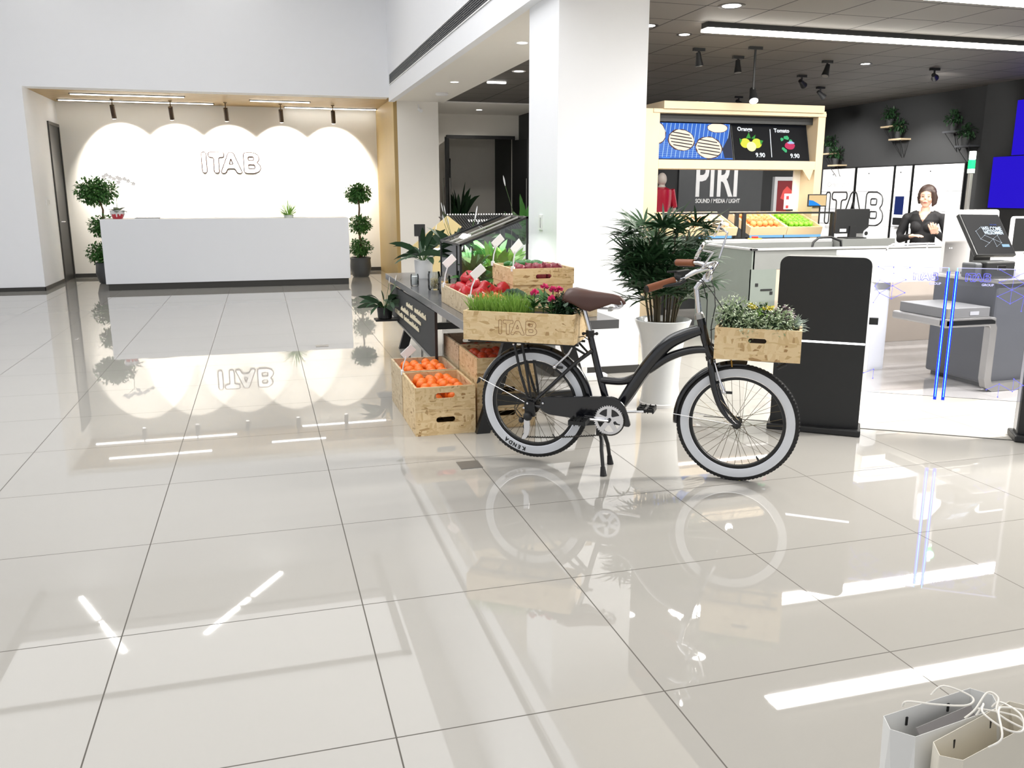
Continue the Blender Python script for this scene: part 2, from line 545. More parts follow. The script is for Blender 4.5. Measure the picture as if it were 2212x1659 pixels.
# double door at the end of the aisle
d = struct('door_2', MB().box(3.5, 4.86, 16.55, 16.62, 2.50, 2.56).box(3.5, 3.54, 16.55, 16.62, 0, 2.5).box(4.82, 4.86, 16.55, 16.62, 0, 2.5), m_black)
for s_, hx in ((1, 3.52), (-1, 4.84)):
    dx = -0.10 * s_
    q = MB().obox((hx + dx * 0.9 / 2 * 2, 16.2, 1.25), Vector((dx * 2, -0.72, 0)).normalized(), Vector((0.72, dx * 2, 0)).normalized(), (0, 0, 1), 0.72, 0.04, 2.46)
    lf = part('door_leaf', q, m_black, d)
    for k in (-1, 1):
        part('pull_handle', MB().tube([(hx + dx * 1.5 + k * 0.06, 16.0, 0.75), (hx + dx * 1.5 + k * 0.06, 16.0, 1.75)], 0.013), m_steel, lf, smooth=True)
d = struct('window_1', MB().box(3.6, 3.66, 18.36, 18.4, 0.4, 2.2).box(3.9, 3.96, 18.36, 18.4, 0.4, 2.2).box(3.6, 3.96, 18.36, 18.4, 2.15, 2.2), m_black)
part('pane', MB().box(3.66, 3.9, 18.37, 18.39, 0.4, 2.15), mat('grey_pane', (120, 128, 126), 0.2), d)
# floor threshold in front of the store and floor socket plates
td = Vector((0.8262, -0.5637, 0)); tn = Vector((0.5637, 0.8262, 0)); tp = Vector((3.542, 4.385, 0))
struct('trim_threshold', MB().obox(tp + td * 0.5 + Vector((0, 0, 0.0015)), td, tn, (0, 0, 1), 2.9, 0.012, 0.003), m_base)
part_ = part('floor_socket', MB().box(0.955, 1.075, 4.27, 4.40, 0, 0.003), mat('grey_metal_plate', (140, 138, 134), 0.35, 0.6))
tag(part_, 'small grey metal plate let into the floor tiles in front of the oranges', 'floor socket')
g = part('floor_socket', MB().box(0.44, 0.56, 8.35, 8.45, 0, 0.003), mat('grey_metal_plate', (150, 148, 144), 0.35, 0.6))
tag(g, 'small grey metal plate in the lobby floor beside the table far end', 'floor socket')

# ------------------------------------------------------------------ ceiling lights
def disc_light(x, y, z, label, r=0.06, power=18, col=(1, 0.95, 0.88), ang=120, grp=None):
    t = thing('downlight', label, 'ceiling light', (x, y, z), group=grp)
    part('trim_ring', MB().lathe([(r * 0.85, 0), (r * 1.25, -0.004), (r * 1.3, 0), (r * 0.85, 0)], seg=24, cap=False), m_white if col[2] < 0.9 else m_black, t, smooth=True)
    part('diffuser', MB().lathe([(r * 0.86, -0.002), (0.0001, -0.003)], seg=24, cap=False), m_lamp, t)
    if power: spot('downlight_beam', (x, y, z - 0.012), (x, y, 0), power, col, ang, 0.6, r * 0.8)
    return t


disc_light(3.93, 15.7, 2.95, 'round downlight in the white ceiling in front of the double doors', power=60, ang=150)
disc_light(3.25, 10.9, 2.97, 'round downlight in the dark ceiling between the two white columns', power=0, r=0.07)
disc_light(2.66, 12.0, 2.95, 'downlight added to brighten the white aisle ceiling near the far pillar', power=170, ang=150)  # added to light the aisle, stands in for a broad fill
disc_light(2.66, 8.8, 2.95, 'downlight added to brighten the white aisle ceiling behind the big column', power=170, ang=150)  # second added aisle light, same purpose
disc_light(3.55, 7.72, 2.97, 'black-rimmed downlight nearest the big column in the dark ceiling', r=0.075, power=60, col=(1, .97, .93))
disc_light(4.08, 8.03, 2.97, 'small downlight second from the big column in the dark ceiling', r=0.06, power=50, col=(1, .97, .93))
disc_light(7.05, 9.15, 2.97, 'tiny downlight beyond the linear lamp near the black spotlights', r=0.06, power=50, col=(1, .97, .93))
disc_light(3.85, 6.75, 2.97, 'round downlight at the top edge above the long linear lamp', r=0.09, power=60, col=(1, .97, .93))
q = part('linear_vent_light', MB().box(3.12, 3.38, 11.95, 12.0, 2.95, 2.968), m_lamp)
tag(q, 'short bar light behind the round downlight in the small patch of dark ceiling', 'ceiling light')
q = thing('smoke_detector', 'flat white round detector on the aisle ceiling by the far pillar', 'smoke detector', (2.75, 13.3, 2.95))
part('base', MB().lathe([(0.09, 0), (0.1, -0.02), (0.085, -0.035), (0.0001, -0.04)], seg=24, cap=False), m_white, q, smooth=True)
q = thing('security_camera', 'small white camera fixed at the top of the far pillar', 'security camera', (2.62, 14.58, 2.82))
part('bracket', MB().tube([(0, 0, 0.08), (0, 0, 0.03), (0, -0.05, 0.0)], 0.012), m_white, q)
part('body', MB().tube([(0, -0.03, 0), (0.02, -0.12, -0.03)], 0.028, 10), m_white, q, smooth=True)

# alcove linear lights
for i, (x0, x1, y, lb) in enumerate(((-2.75, -1.08, 15.38, 'front left long strip light'), (-3.12, -0.68, 16.38, 'rear left long strip light'),
                                     (-0.05, 0.92, 15.64, 'front right short strip light'), (0.54, 2.18, 16.62, 'rear right long strip light'))):
    t = thing('strip_light', lb + ' in the gold slatted ceiling over the reception desk', 'strip light', ((x0 + x1) / 2, y, 3.0), group='reception strip lights')
    h = (x1 - x0) / 2
    part('housing', MB().box(-h - .02, h + .02, -.035, .035, -0.012, 0), m_black, t)
    part('diffuser', MB().box(-h, h, -.024, .024, -0.022, -0.012), m_lamp, t)
for i, x in enumerate((-2.27, -1.36, -0.47, 0.45, 1.35)):
    nm = ('leftmost', 'second from left', 'middle', 'second from right', 'rightmost')[i]
    t = thing('spotlight', nm + ' of the five brown rod spotlights over the reception logo', 'spotlight', (x, 16.15, 3.0), group='reception spotlights')
    part('base_plate', MB().lathe([(0.03, 0), (0.03, -0.012), (0.0001, -0.012)], seg=14), m_stem, t)
    part('rod', MB().tube([(0, 0, 0), (0, 0, -0.13)], 0.009), m_stem, t)
    part('lamp_head', MB().tube([(0, -0.03, -0.10), (0.01, 0.05, -0.30)], 0.038, 16), mat('bronze_metal', (74, 60, 48), 0.4, 0.5), t, smooth=True)
    part('lens', MB().tube([(0.01, 0.0495, -0.299), (0.0105, 0.0515, -0.303)], 0.032, 16), m_lamp, t)
    spot('spotlight_beam', (x + 0.01, 16.21, 2.685), (x + 0.02, 16.8, 2.12), 500, (1, 0.95, 0.87), 88, 0.6, 0.03)

# lobby ceiling linear lights
for i, (a, b) in enumerate((((-3.2, 14.29), (-2.80, 13.42)), ((-2.74, 13.3), (-2.26, 12.25)), ((-.03, 14.35), (-.50, 13.58)), ((-.56, 13.48), (-1.17, 12.48)))):
    q = part('strip_light', MB().obox(((a[0] + b[0]) / 2, (a[1] + b[1]) / 2, 4.985), (Vector((*b, 0)) - Vector((*a, 0))).normalized(),
             Vector((-(b[1] - a[1]), b[0] - a[0], 0)).normalized(), (0, 0, 1), math.dist(a, b), 0.07, 0.03), m_lamp)
    tag(q, 'slanted strip light on the high lobby ceiling seen in the floor, ' + ('far left', 'near left', 'far right', 'near right')[i] + ' one', 'strip light', 'lobby strip lights')

# store linear lamps
for i, (x0, x1, y, lb) in enumerate(((3.98, 8.75, 7.44, 'long white linear lamp running under the dark ceiling above the menu screens'),
                                     (4.05, 8.6, 5.76, 'second long linear lamp at the top right corner'),
                                     (4.2, 7.8, 3.9, 'unseen third linear lamp nearest the camera, brightening the floor by the gates'))):
    t = thing('linear_lamp', lb, 'linear lamp', ((x0 + x1) / 2, y, 2.97), group='store linear lamps')
    h = (x1 - x0) / 2
    part('housing', MB().box(-h, h, -.06, .06, -0.05, 0), m_black, t)
    part('diffuser', MB().box(-h, h, -.065, .065, -0.075, -0.05), m_lamp2, t)


def ceiling_spot(x, y, lb, tgt=None, power=0, lit=False, s=.72, drop=0.0):
    t = thing('ceiling_spotlight', lb, 'spotlight', (x, y, 2.97), group='black ceiling spotlights')
    part('adapter', MB().box(-.09 * s, .09 * s, -.02, .02, -0.03, 0), m_black, t)
    part('arm', MB().tube([(0, 0, -.03), (0, 0, -.10 * s - drop)], .012), m_black, t)
    dv = (Vector(tgt) - Vector((x, y, 2.80))).normalized() if tgt else Vector((-.25, -.2, -1)).normalized()
    c = Vector((0, 0, -.13 * s - drop))
    part('lamp_head', MB().tube([c - dv * .07 * s, c + dv * .02 * s, c + dv * .12 * s], [.035 * s, .045 * s, .062 * s], 16), m_black, t, smooth=True)
    part('lens', MB().tube([c + dv * .1201 * s, c + dv * .124 * s], .054 * s, 16), m_glow if lit else m_steel, t)
    if power: spot('ceiling_spotlight_beam', Vector((x, y, 2.97)) + c + dv * .14 * s, tgt, power, (1, .97, .93), 60, .6, .04)


ceiling_spot(5.28, 9.05, 'black ceiling spotlight left of centre beyond the linear lamp', (5.3, 8.9, 1.2), 90)
ceiling_spot(6.45, 9.05, 'black ceiling spotlight right of centre beyond the linear lamp', (5.9, 8.8, 1.2), 90)
ceiling_spot(5.13, 8.45, 'lit black spotlight shining just above the wooden menu frame', (4.7, 7.2, 1.0), 40, True, .85, .36)
ceiling_spot(8.1, 9.2, 'dim black spotlight to the right over the lockers', (10.1, 10.9, 2.4), 90)
ceiling_spot(6.9, 10.2, 'small black spotlight behind the menu frame, right one', (10.1, 12.3, 1.4), 460)
ceiling_spot(7.9, 11.2, 'small black spotlight far back by the locker wall', (10.1, 11.4, 1.3), 460)
ceiling_spot(7.4, 12.6, 'farthest small black spotlight near the back wall', (10.1, 13.3, 1.3), 460)
ceiling_spot(4.6, 8.7, 'black spotlight half hidden by the big column', (4.9, 8.8, 1.2), 60)

# return air grille in the upper lobby wall
t = thing('air_grille', 'long dark slatted air grille high in the white lobby wall', 'air grille', (2.13, 10.0, 3.17))
part('backing', MB().box(-.004, 0, -4.6, 4.42, 0, .17), m_black, t)
part('frame', MB().box(-.012, -.004, -4.6, 4.42, 0, .012).box(-.012, -.004, -4.6, 4.42, .158, .17).box(-.012, -.004, 4.40, 4.42, 0, .17), m_white, t)
sl = MB()
for k in range(6): sl.box(-.012, -.003, -4.6, 4.40, .024 + k * .023, .032 + k * .023)
part('slat_bank', sl, mat('grille_grey', (96, 98, 102), .5), t)

# ------------------------------------------------------------------ reception
t = thing('reception_desk', 'long white reception desk with a dark plinth under the wall logo', 'reception desk', (-0.49, 14.3, 0))
part('body', MB().box(-1.85, 1.86, 0.0, 0.75, 0.10, 1.08), m_desk, t, bevel=0.004)
part('plinth', MB().box(-1.82, 1.83, 0.02, 0.7, 0.0, 0.10), m_base, t)
q = thing('wall_logo', 'white raised ITAB letters outlined in brown on the reception wall', 'wall logo', (-0.46, 16.8, 1.83))
m_edge = mat('letter_edge', (34, 22, 18), .9, spec=.1)
for L in range(4):
    h = 0.365
    me = logo_faces(L, h, .006); me.materials.append(m_white)
    o = bpy.data.objects.new('letter', me); C.objects.link(o); o.parent = q
    o.location = (-0.5, -0.008, 0); o.rotation_euler = (PI / 2, 0, 0)
    mb = MB(); logo(mb, (0, 0, .006), (1, 0, 0), (0, 1, 0), h, 0.0085, 4, (L,))
    part('outline', mb, m_edge, o)
t = thing('light_switch', 'white double light switch beside the black alcove door', 'light switch', (-3.25, 15.3, 1.28))
part('plate', MB().box(0, .01, 0, .22, 0, .10), m_white, t)
part('rocker', MB().box(.01, .014, .13, .19, .02, .08), m_alu, t)
t = thing('access_reader', 'white switch plate low on the left face of the big column', 'light switch', (2.22, 6.75, 1.16))
part('plate', MB().box(-.01, 0, 0, .09, 0, .12), m_white, t)
part('rocker', MB().box(-.014, -.01, .02, .04, .02, .10), m_alu, t)
t = thing('notepad', 'flat grey notepad lying on the reception desk', 'notepad', (-1.68, 14.45, 1.08))
part('pages', MB().box(-.17, .17, -.1, .1, 0, .012), m_white, t)
part('cover', MB().box(-.175, .175, -.105, .105, .012, .016), m_charcoal, t)


def leaf_cloud(mb, c, r, n, ls, sz=0.8, w=0.5, shell=0.45):
    c = Vector(c)
    for _ in range(n):
        d = rnd_dir(); p = c + Vector((d.x, d.y, d.z * sz)) * r * random.uniform(shell, 1.0)
        dd = (d * 0.7 + rnd_dir() * 0.7 + Vector((0, 0, -.15))).normalized()
        mb.leaf(p, dd, Vector((0, 0, 1)) + rnd_dir() * .4, ls * random.uniform(.7, 1.2), ls * w, random.uniform(0, .6), 2)
    return mb


def topiary(loc, lb, heads):
    t = thing('topiary_tree', lb, 'potted tree', loc)
    part('pot', MB().lathe([(.13, 0), (.15, .02), (.19, .16), (.18, .30), (.19, .34), (.17, .35), (.16, .31), (.0001, .30)], seg=24, cap=False), mat('grey_glazed_pot', (74, 78, 82), .3), t, smooth=True)
    part('soil', MB().lathe([(.16, .315), (.0001, .32)], seg=20, cap=False), m_soil, t)
    top = heads[-1][1]
    part('trunk', MB().tube([(0, 0, .3), (.02, .01, .6), (-.015, 0, .9), (.015, 0, 1.2), (heads[-1][0], 0, top)], [.022, .02, .018, .016, .012], 8), m_stem, t, smooth=True)
    for (x, z, r, sz, n) in heads:
        f = MB(); leaf_cloud(f, (x, 0, z), r, int(n * 2.1), .058, sz, .6, .25)
        part('leaf_ball', f, m_green, t)
    return t


topiary((1.68, 15.6, 0), 'three-ball topiary tree in a grey pot right of the reception desk', [(0, .52, .22, .75, 420), (0.03, .93, .20, .8, 420), (0, 1.47, .235, .72, 620)])
topiary((-2.50, 15.6, 0), 'bushier three-ball topiary tree left of the reception desk', [(-.06, .50, .25, .75, 450), (0, .93, .24, .75, 480), (-.06, 1.50, .34, .66, 1000)])

t = thing('potted_orchid', 'white orchid in a red and white bowl on the reception desk', 'potted plant', (-2.12, 14.55, 1.08))
part('bowl', MB().lathe([(.06, 0), (.075, .01), (.10, .10), (.085, .10), (.075, .08), (.0001, .08)], seg=24, cap=False), mat('red_glaze', (196, 60, 70), .3), t, smooth=True)
gl = MB(); ring = [(0.094 + .004, .072)]
gl.lathe([(.096, .075), (.106, .10), (.108, .128), (.10, .13), (.09, .10)], seg=24, cap=False)
for k in range(12):
    a = k * PI / 6
    gl.tube([(.098 * math.cos(a), .098 * math.sin(a), .085), (.084 * math.cos(a), .084 * math.sin(a), .03 + .02 * (k % 3))], [.014, .006], 6)
part('white_glaze', gl, m_white, t, smooth=True)
f = MB()
for k in range(9):
    a = k * 2.4; f.leaf((0, 0, .11), (math.cos(a), math.sin(a), .9 - .25 * (k % 3)), (0, 0, 1), .2, .09, .7, 4)
part('foliage', f, m_green2, t)
part('stem', MB().tube([(0, 0, .1), (.01, 0, .35), (0, 0, .52), (-.12, 0, .63)], .004, 6).tube([(0, 0, .5), (.12, 0, .60), (.27, 0, .53)], .0035, 6), m_gstem, t)
f = MB()
for x, z in ((-.14, .63), (-.10, .66), (-.05, .63), (.0, .60), (.05, .62), (.09, .60), (.06, .55), (.15, .60), (.2, .57), (.27, .53)):
    for k in range(5):
        a = k * 1.257; f.leaf((x, -.01, z), (math.cos(a), -.2, math.sin(a)), (0, -1, 0), .04, .03, 0, 2)
part('blossom', f, mat('white_petal', (244, 240, 236), .5), t)

t = thing('grass_arrangement', 'airy yellow-green spray of grass on the reception desk', 'potted plant', (0.44, 14.62, 1.08))
part('vase', MB().lathe([(.05, 0), (.07, .0), (.08, .04), (.06, .045), (.0001, .04)], seg=20, cap=False), m_white, t, smooth=True)
f = MB()
for k in range(150):
    d = rnd_dir(.35, 1.0); d.x *= 1.5
    f.leaf((d.x * .03, d.y * .03, .03), d, (0, 0, 1), random.uniform(.20, .34), .012, .5, 4)
part('foliage', f, m_lime, t)

# ------------------------------------------------------------------ the bicycle
m_tyre = mat('tyre_rubber', (30, 30, 31), .75)
m_frame = mat('gloss_black_paint', (14, 15, 20), .18, coat=.5)
m_wwall = mat('white_wall_rubber', (214, 217, 222), .6)
m_leather = mat('brown_leather', (78, 50, 42), .38, var=.12)
m_grip = mat('tan_leather', (134, 78, 48), .5, var=.12)
bike = thing('bicycle', 'black step-through bicycle with whitewall tyres, brown saddle and two plant crates', 'bicycle', (1.386, 4.33, 0), R(-34.78))
# bicycle frame of reference: x forward, y left, z up; the drive side (-y) faces the lobby
def circ(cx, cz, r, a0, a1, n, y=0.0): return [(cx + r * math.cos(R(a0 + (a1 - a0) * i / n)), y, cz + r * math.sin(R(a0 + (a1 - a0) * i / n))) for i in range(n + 1)]


def wheel(cx, cz, nm):
    w = part('wheel', MB().tube(circ(cx, cz, .285, 0, 360, 71)[:-1], [.021] * 71, 12, closed=True, flat=1.0), m_tyre, bike, smooth=True, label=nm + ' wheel with a black tyre')
    kn = MB()
    for k in range(96):
        a = 2 * PI * k / 96; u = Vector((math.cos(a), 0, math.sin(a))); v = Vector((-math.sin(a), 0, math.cos(a)))
        for y in (-.011, 0, .011): kn.obox(Vector((cx, y * (1 if k % 2 else .8), cz)) + u * (.3045 - abs(y) * .25), u, v, (0, 1, 0), .005, .012, .008)
    part('tread', kn, m_tyre, w)
    ww = MB()
    for s_ in (-1, 1):
        ww.lathe([(.243, s_ * .0165), (.25, s_ * .0205), (.27, s_ * .0222), (.284, s_ * .0212)], (cx, 0, cz), 72, 'y', cap=False)
    part('whitewall', ww, m_wwall, w, smooth=True)
    rm = MB().lathe([(.224, -.008), (.226, -.012), (.241, -.0135), (.243, -.012), (.243, .012), (.241, .0135), (.226, .012), (.224, .008), (.224, -.008)], (cx, 0, cz), 72, 'y', cap=False)
    part('rim', rm, m_black, w, smooth=True)
    part('rim_edge', MB().lathe([(.2405, -.0165), (.2445, -.0178), (.2445, -.015)], (cx, 0, cz), 72, 'y', cap=False).lathe([(.2405, .0165), (.2445, .0178), (.2445, .015)], (cx, 0, cz), 72, 'y', cap=False), m_chrome, w, smooth=True)
    part('hub', MB().lathe([(.006, -.06), (.012, -.058), (.012, -.046), (.024, -.038), (.024, -.033), (.014, -.028), (.014, .028), (.024, .033), (.024, .038), (.012, .05), (.006, .06)], (cx, 0, cz), 20, 'y'), m_black, w, smooth=True)
    m_sp = bpy.data.materials.get('spoke_steel') or mat('spoke_steel', (96, 86, 66), .35, .8)
    sd = -1
    for k in range(36):
        sd = -sd; lead = 1 if (k // 2) % 2 else -1
        a = R(k * 10); b = a + lead * R(68)
        s0 = (cx + .0225 * math.cos(b), sd * .035, cz + .0225 * math.sin(b)); s1 = (cx + .226 * math.cos(a), sd * .004, cz + .226 * math.sin(a))
        part('spoke', MB().tube([s0, s1], .0011, 5), m_sp, w)
    part('valve', MB().tube([(cx + .226 * math.cos(R(-58)), 0, cz + .226 * math.sin(R(-58))), (cx + .198 * math.cos(R(-58)), 0, cz + .198 * math.sin(R(-58)))], .0042, 8), m_black, w)
    return w


w1 = wheel(0, .325, 'rear')
w2 = wheel(1.08, .306, 'front')
for k, ch in enumerate('KENDA'):
    a = R(-102 - k * 6) ; rr = .2615
    cu = Vector((math.cos(a), 0, math.sin(a))); tang = Vector((math.sin(a), 0, -math.cos(a)))
    q = text('tyre_letter', ch, .030, (0, 0, 0), (1, 0, 0), (0, 0, 1), m_black, None, .0006, 'CENTER', bold=.0012)
    # letters read from the hub side, following the tyre
    ux = tang; uy = cu
    pos = Vector((0, -.0228, .325)) + cu * (rr - .006)
    Mx = Matrix((ux, uy, ux.cross(uy))).transposed().to_4x4(); Mx.translation = pos
    q.parent = w1; q.matrix_basis = Mx

fr = MB()
fr.tube([(.300, 0, .735), (.345, 0, .556), (.390, 0, .40), (.415, 0, .31)], [.0165, .0175, .019, .02], 14)      # seat tube
fr.tube([(.872, 0, .835), (.90, 0, .73), (.930, 0, .645)], .0215, 14)                                        # head tube
fr.stube([(.878, 0, .775), (.80, 0, .745), (.72, 0, .700), (.650, 0, .625), (.585, 0, .53), (.52, 0, .42), (.455, 0, .315)], [.027, .032, .034, .035, .035, .033, .027], 16)
fr.stube([(.915, 0, .675), (.86, 0, .672), (.79, 0, .655), (.71, 0, .618), (.63, 0, .558), (.56, 0, .513), (.48, 0, .480), (.37, 0, .480)], [.019, .02, .021, .022, .022, .021, .02, .02], 12)
for y in (-1, 1):
    fr.tube([(.322, y * .018, .64), (.24, y * .045, .575), (0.01, y * .062, .345)], [.011, .0105, .009], 10)     # seat stays
    fr.tube([(.42, y * .03, .30), (.30, y * .045, .30), (.01, y * .062, .325)], [.013, .012, .010], 10)
fr.lathe([(.025, -.036), (.025, .036)], (.435, 0, .30), 20, 'y')
fr.tube([(.27, -.05, .602), (.27, .05, .602)], .009, 8)
fr.prism([(-.03, .30), (.025, .335), (.03, .37), (-.01, .36), (-.035, .33)], (0, -.066, 0), (1, 0, 0), (0, 0, 1), (0, 1, 0), .006)
part('frame', fr, m_frame, bike, smooth=True)
for z in (.80, .625): pass
part('seat_tube_clamp', MB().lathe([(.023, -.016), (.023, .016)], (.303, 0, .728), 18).tube([(.275, -.012, .728), (.335, -.012, .728)], .006, 8).ball((.27, -.012, .726), .009).ball((.342, -.012, .73), .009), m_black, bike, smooth=True)
part('seat_post', MB().tube([(.303, 0, .73), (.262, 0, .868)], .0135, 14), m_chrome, bike, smooth=True)
fk = MB().tube([(.930, 0, .645), (.936, 0, .625)], .026, 14)
for y in (-1, 1):
    fk.stube([(.935, y * .02, .632), (.940, y * .048, .60), (.962, y * .052, .49), (.995, y * .054, .40), (1.035, y * .055, .345), (1.08, y * .056, .306)], [.015, .0165, .0155, .0135, .011, .0095], 12)
part('fork', fk, m_frame, bike, smooth=True)
part('headset', MB().tube([(.864, 0, .853), (.870, 0, .832)], [.024, .026], 18).tube([(.861, 0, .862), (.864, 0, .853)], [.018, .022], 18), m_steel, bike, smooth=True)
st = part('stem', MB().tube([(.866, 0, .85), (.846, 0, .975), (.845, 0, .985), (.858, 0, 1.005), (.893, 0, 1.036)], [.0125, .0135, .014, .0145, .016], 14), m_chrome, bike, smooth=True)
part('stem_clamp', MB().lathe([(.022, -.022), (.024, 0), (.022, .022)], (.897, 0, 1.040), 16, 'y'), m_chrome, st, smooth=True)
hb = []
for y in (1, -1):
    seq = [(.897, 0, 1.040), (.900, y * .05, 1.045), (.915, y * .10, 1.085), (.925, y * .14, 1.10), (.905, y * .185, 1.098), (.86, y * .205, 1.085), (.815, y * .222, 1.07), (.66, y * .315, 1.04)]
    if y == 1: seq[-2:] = [(.825, y * .225, 1.094), (.70, y * .318, 1.085)]
    else: seq[-2:] = [(.80, y * .215, 1.052), (.665, y * .312, 1.012)]
    sm = []
    for i in range(len(seq) - 1):
        for t in (0, .5): sm.append(Vector(seq[i]).lerp(Vector(seq[i + 1]), t))
    sm.append(Vector(seq[-1]))
    hb.append(sm)
part('handlebar', MB().tube(list(reversed(hb[0])) + hb[1][1:], .0115, 12), m_chrome, bike, smooth=True)
for a_, b_ in (((.765, -.236, 1.042), (.652, -.320, 1.008)), ((.800, .244, 1.092), (.700, .320, 1.086))):
    g = part('grip', MB().tube([a_, b_], .0185, 14), m_grip, bike, smooth=True)
    e_ = Vector(b_) + (Vector(b_) - Vector(a_)).normalized() * .008
    part('bar_end', MB().tube([b_, e_], .0165, 12), m_black, g, smooth=True)
    a2 = Vector(a_)
    lv = part('brake_lever', MB().tube([a2 + Vector((.03, 0, .012)), a2 + Vector((.008, 0, .02))], .017, 10)
         .tube([a2 + Vector((.055, .0, .005)), a2 + Vector((.03, -.01, -.012)), a2 + Vector((-.035, -.045 if a_[1] < 0 else .045, -.022)), a2 + Vector((-.085, -.06 if a_[1] < 0 else .07, -.024))], [.010, .009, .007, .006], 8), m_black, bike, smooth=True)
    part('lever_blade', MB().tube([a2 + Vector((.045, 0, -.004)), a2 + Vector((.0, -.02 if a_[1] < 0 else .02, -.016))], .0075, 8), m_chrome, lv, smooth=True)
part('shifter', MB().obox((.80, -.205, 1.075), Vector((.8, .6, .1)).normalized(), Vector((-.6, .8, 0)).normalized(), (0, 0, 1), .07, .045, .03).tube([(.79, -.21, 1.085), (.73, -.235, 1.082)], .006, 8), m_black, bike, bevel=.006)
for (bs, el, c, tp_) in (((.884, -.18, 1.095), (.936, -.19, 1.178), (.877, -.2, 1.182), (.030, .05)), ((.934, .16, 1.125), (.968, .18, 1.255), (.922, .2, 1.27), (.026, .045))):
    mr = part('mirror', MB().tube([bs, Vector(bs).lerp(Vector(el), .9), el, Vector(el).lerp(Vector(c), .12), Vector(c) + Vector((.012, 0, .004))], .0052, 8), m_chrome, bike, smooth=True)
    ax = Vector((-.86, 0.05, .42)).normalized(); v_ = Vector((.42, 0, .86)); s_ = Vector((0, 1, 0))
    q = MB(); P = []; n = 28
    for dz, rr in ((-.006, .012), (-.003, .044), (.006, .050), (.008, .048), (.008, .0001)):
        P.append([Vector(c) + ax * dz + (v_ * math.cos(2 * PI * k / n) + s_ * math.sin(2 * PI * k / n) * 1.1) * rr for k in range(n)])
    q.add([p for r_ in P for p in r_], [(i * n + k, i * n + (k + 1) % n, (i + 1) * n + (k + 1) % n, (i + 1) * n + k) for i in range(4) for k in range(n)])
    part('mirror_glass', q, m_chrome, mr, smooth=True)
part('cable', MB().tube([(.80, -.21, 1.06), (.88, -.06, 1.02), (.905, -.035, .93), (.905, -.035, .82), (.91, -.032, .70)], .0026, 6)
     .tube([(.86, -.18, 1.075), (.925, -.06, .98), (.985, -.04, .89), (.99, -.035, .83), (.95, -.03, .79), (.925, -.028, .78)], .0026, 6)
     .tube([(.87, .17, 1.08), (.93, .04, .98), (.945, -.03, .90), (.93, -.03, .80), (.935, -.03, .70)], .0026, 6)
     .tube([(.31, -.02, .69), (.275, -.03, .715), (.235, -.03, .705), (.20, -.04, .66)], .0026, 6), m_black, bike)

# saddle
P = []; n = 18
for i, (x, zt, hw, dep) in enumerate(((.168, .935, .060, .035), (.185, .957, .078, .060), (.22, .963, .082, .070), (.27, .955, .068, .092), (.31, .948, .050, .098), (.36, .943, .036, .075), (.42, .936, .027, .045), (.455, .928, .024, .040), (.478, .912, .016, .024), (.484, .898, .006, .008))):
    P.append([(x, hw * math.sin((k / (n - 1) - .5) * PI * 1.15) / math.sin(.5 * PI * 1.15 if 1 else 1) if False else hw * math.sin((k / (n - 1) - .5) * PI), zt - dep * (1 - math.cos((k / (n - 1) - .5) * PI)) ** 1.5) for k in range(n)])
q = MB().add([p for r_ in P for p in r_], [(i * n + k, i * n + k + 1, (i + 1) * n + k + 1, (i + 1) * n + k) for i in range(len(P) - 1) for k in range(n - 1)])
q.add(P[0], [tuple(range(n))])
sd_ = part('saddle', q, m_leather, bike, smooth=True, solid=-.004)
for p in ((.188, -.062, .938), (.205, -.074, .925), (.452, -.0225, .908), (.178, .0, .938)):
    part('rivet', MB().ball(p, .0042, seg=8, rings=6), m_chrome, sd_, smooth=True)
for y in (-1, 1):
    sp = []
    for k in range(33):
        a = -PI / 2 + k * 2 * PI * 2 / 32; rr = .022 - .012 * k / 32
        sp.append((.455 + rr * math.cos(a) - .002, y * .020, .890 + rr * math.sin(a)))
    part('saddle_spring', MB().tube([(.19, y * .05, .885), (.18, y * .055, .868), (.21, y * .04, .862), (.27, y * .022, .866), (.40, y * .018, .862), (.44, y * .019, .866)] + sp, .0035, 8), m_chrome, sd_, smooth=True)
    part('rear_coil', MB().tube([(.185 + .016 * math.cos(k * .9), y * .045 + .016 * math.sin(k * .9), .868 + k * .0022) for k in range(26)], .003, 6), m_chrome, sd_, smooth=True)
part('seat_clamp', MB().lathe([(.016, -.032), (.016, .032)], (.262, 0, .868), 16, 'y').obox((.41, 0, .862), (1, 0, 0), (0, 1, 0), (0, 0, 1), .018, .05, .02), m_steel, bike, smooth=True)

# mudguards
def guard(cx, cz, r, a0, a1, nm, w=.031):
    q = MB(); n = 40; m_ = 7; P = []
    for i in range(n + 1):
        a = R(a0 + (a1 - a0) * i / n)
        for k in range(m_):
            b = (k / (m_ - 1) - .5) * 2
            rr = r - .022 * b * b
            P.append((cx + rr * math.cos(a), w * b, cz + rr * math.sin(a)))
    q.add(P, [(i * m_ + k, i * m_ + k + 1, (i + 1) * m_ + k + 1, (i + 1) * m_ + k) for i in range(n) for k in range(m_ - 1)])
    return part('mudguard', q, m_frame, bike, smooth=True, solid=.002, label=nm + ' black mudguard')


g1 = guard(0, .325, .330, -6, 160, 'rear')
part('stay', MB().tube([(-.31, -.033, .455), (-.02, -.066, .335)], .0021, 6).tube([(-.31, .033, .455), (-.02, .066, .335)], .0021, 6), m_chrome, g1)
part('guard_tip', MB().obox((-.326, 0, .432), (.3, 0, 1), (0, 1, 0), (1, 0, -.3), .03, .05, .003), m_black, g1)
g2 = guard(1.08, .306, .325, 84, 184, 'front', .029)
part('stay', MB().tube([(.757, -.030, .335), (1.07, -.062, .31)], .0018, 6).tube([(.757, .030, .335), (1.07, .062, .31)], .0018, 6), m_chrome, g2)

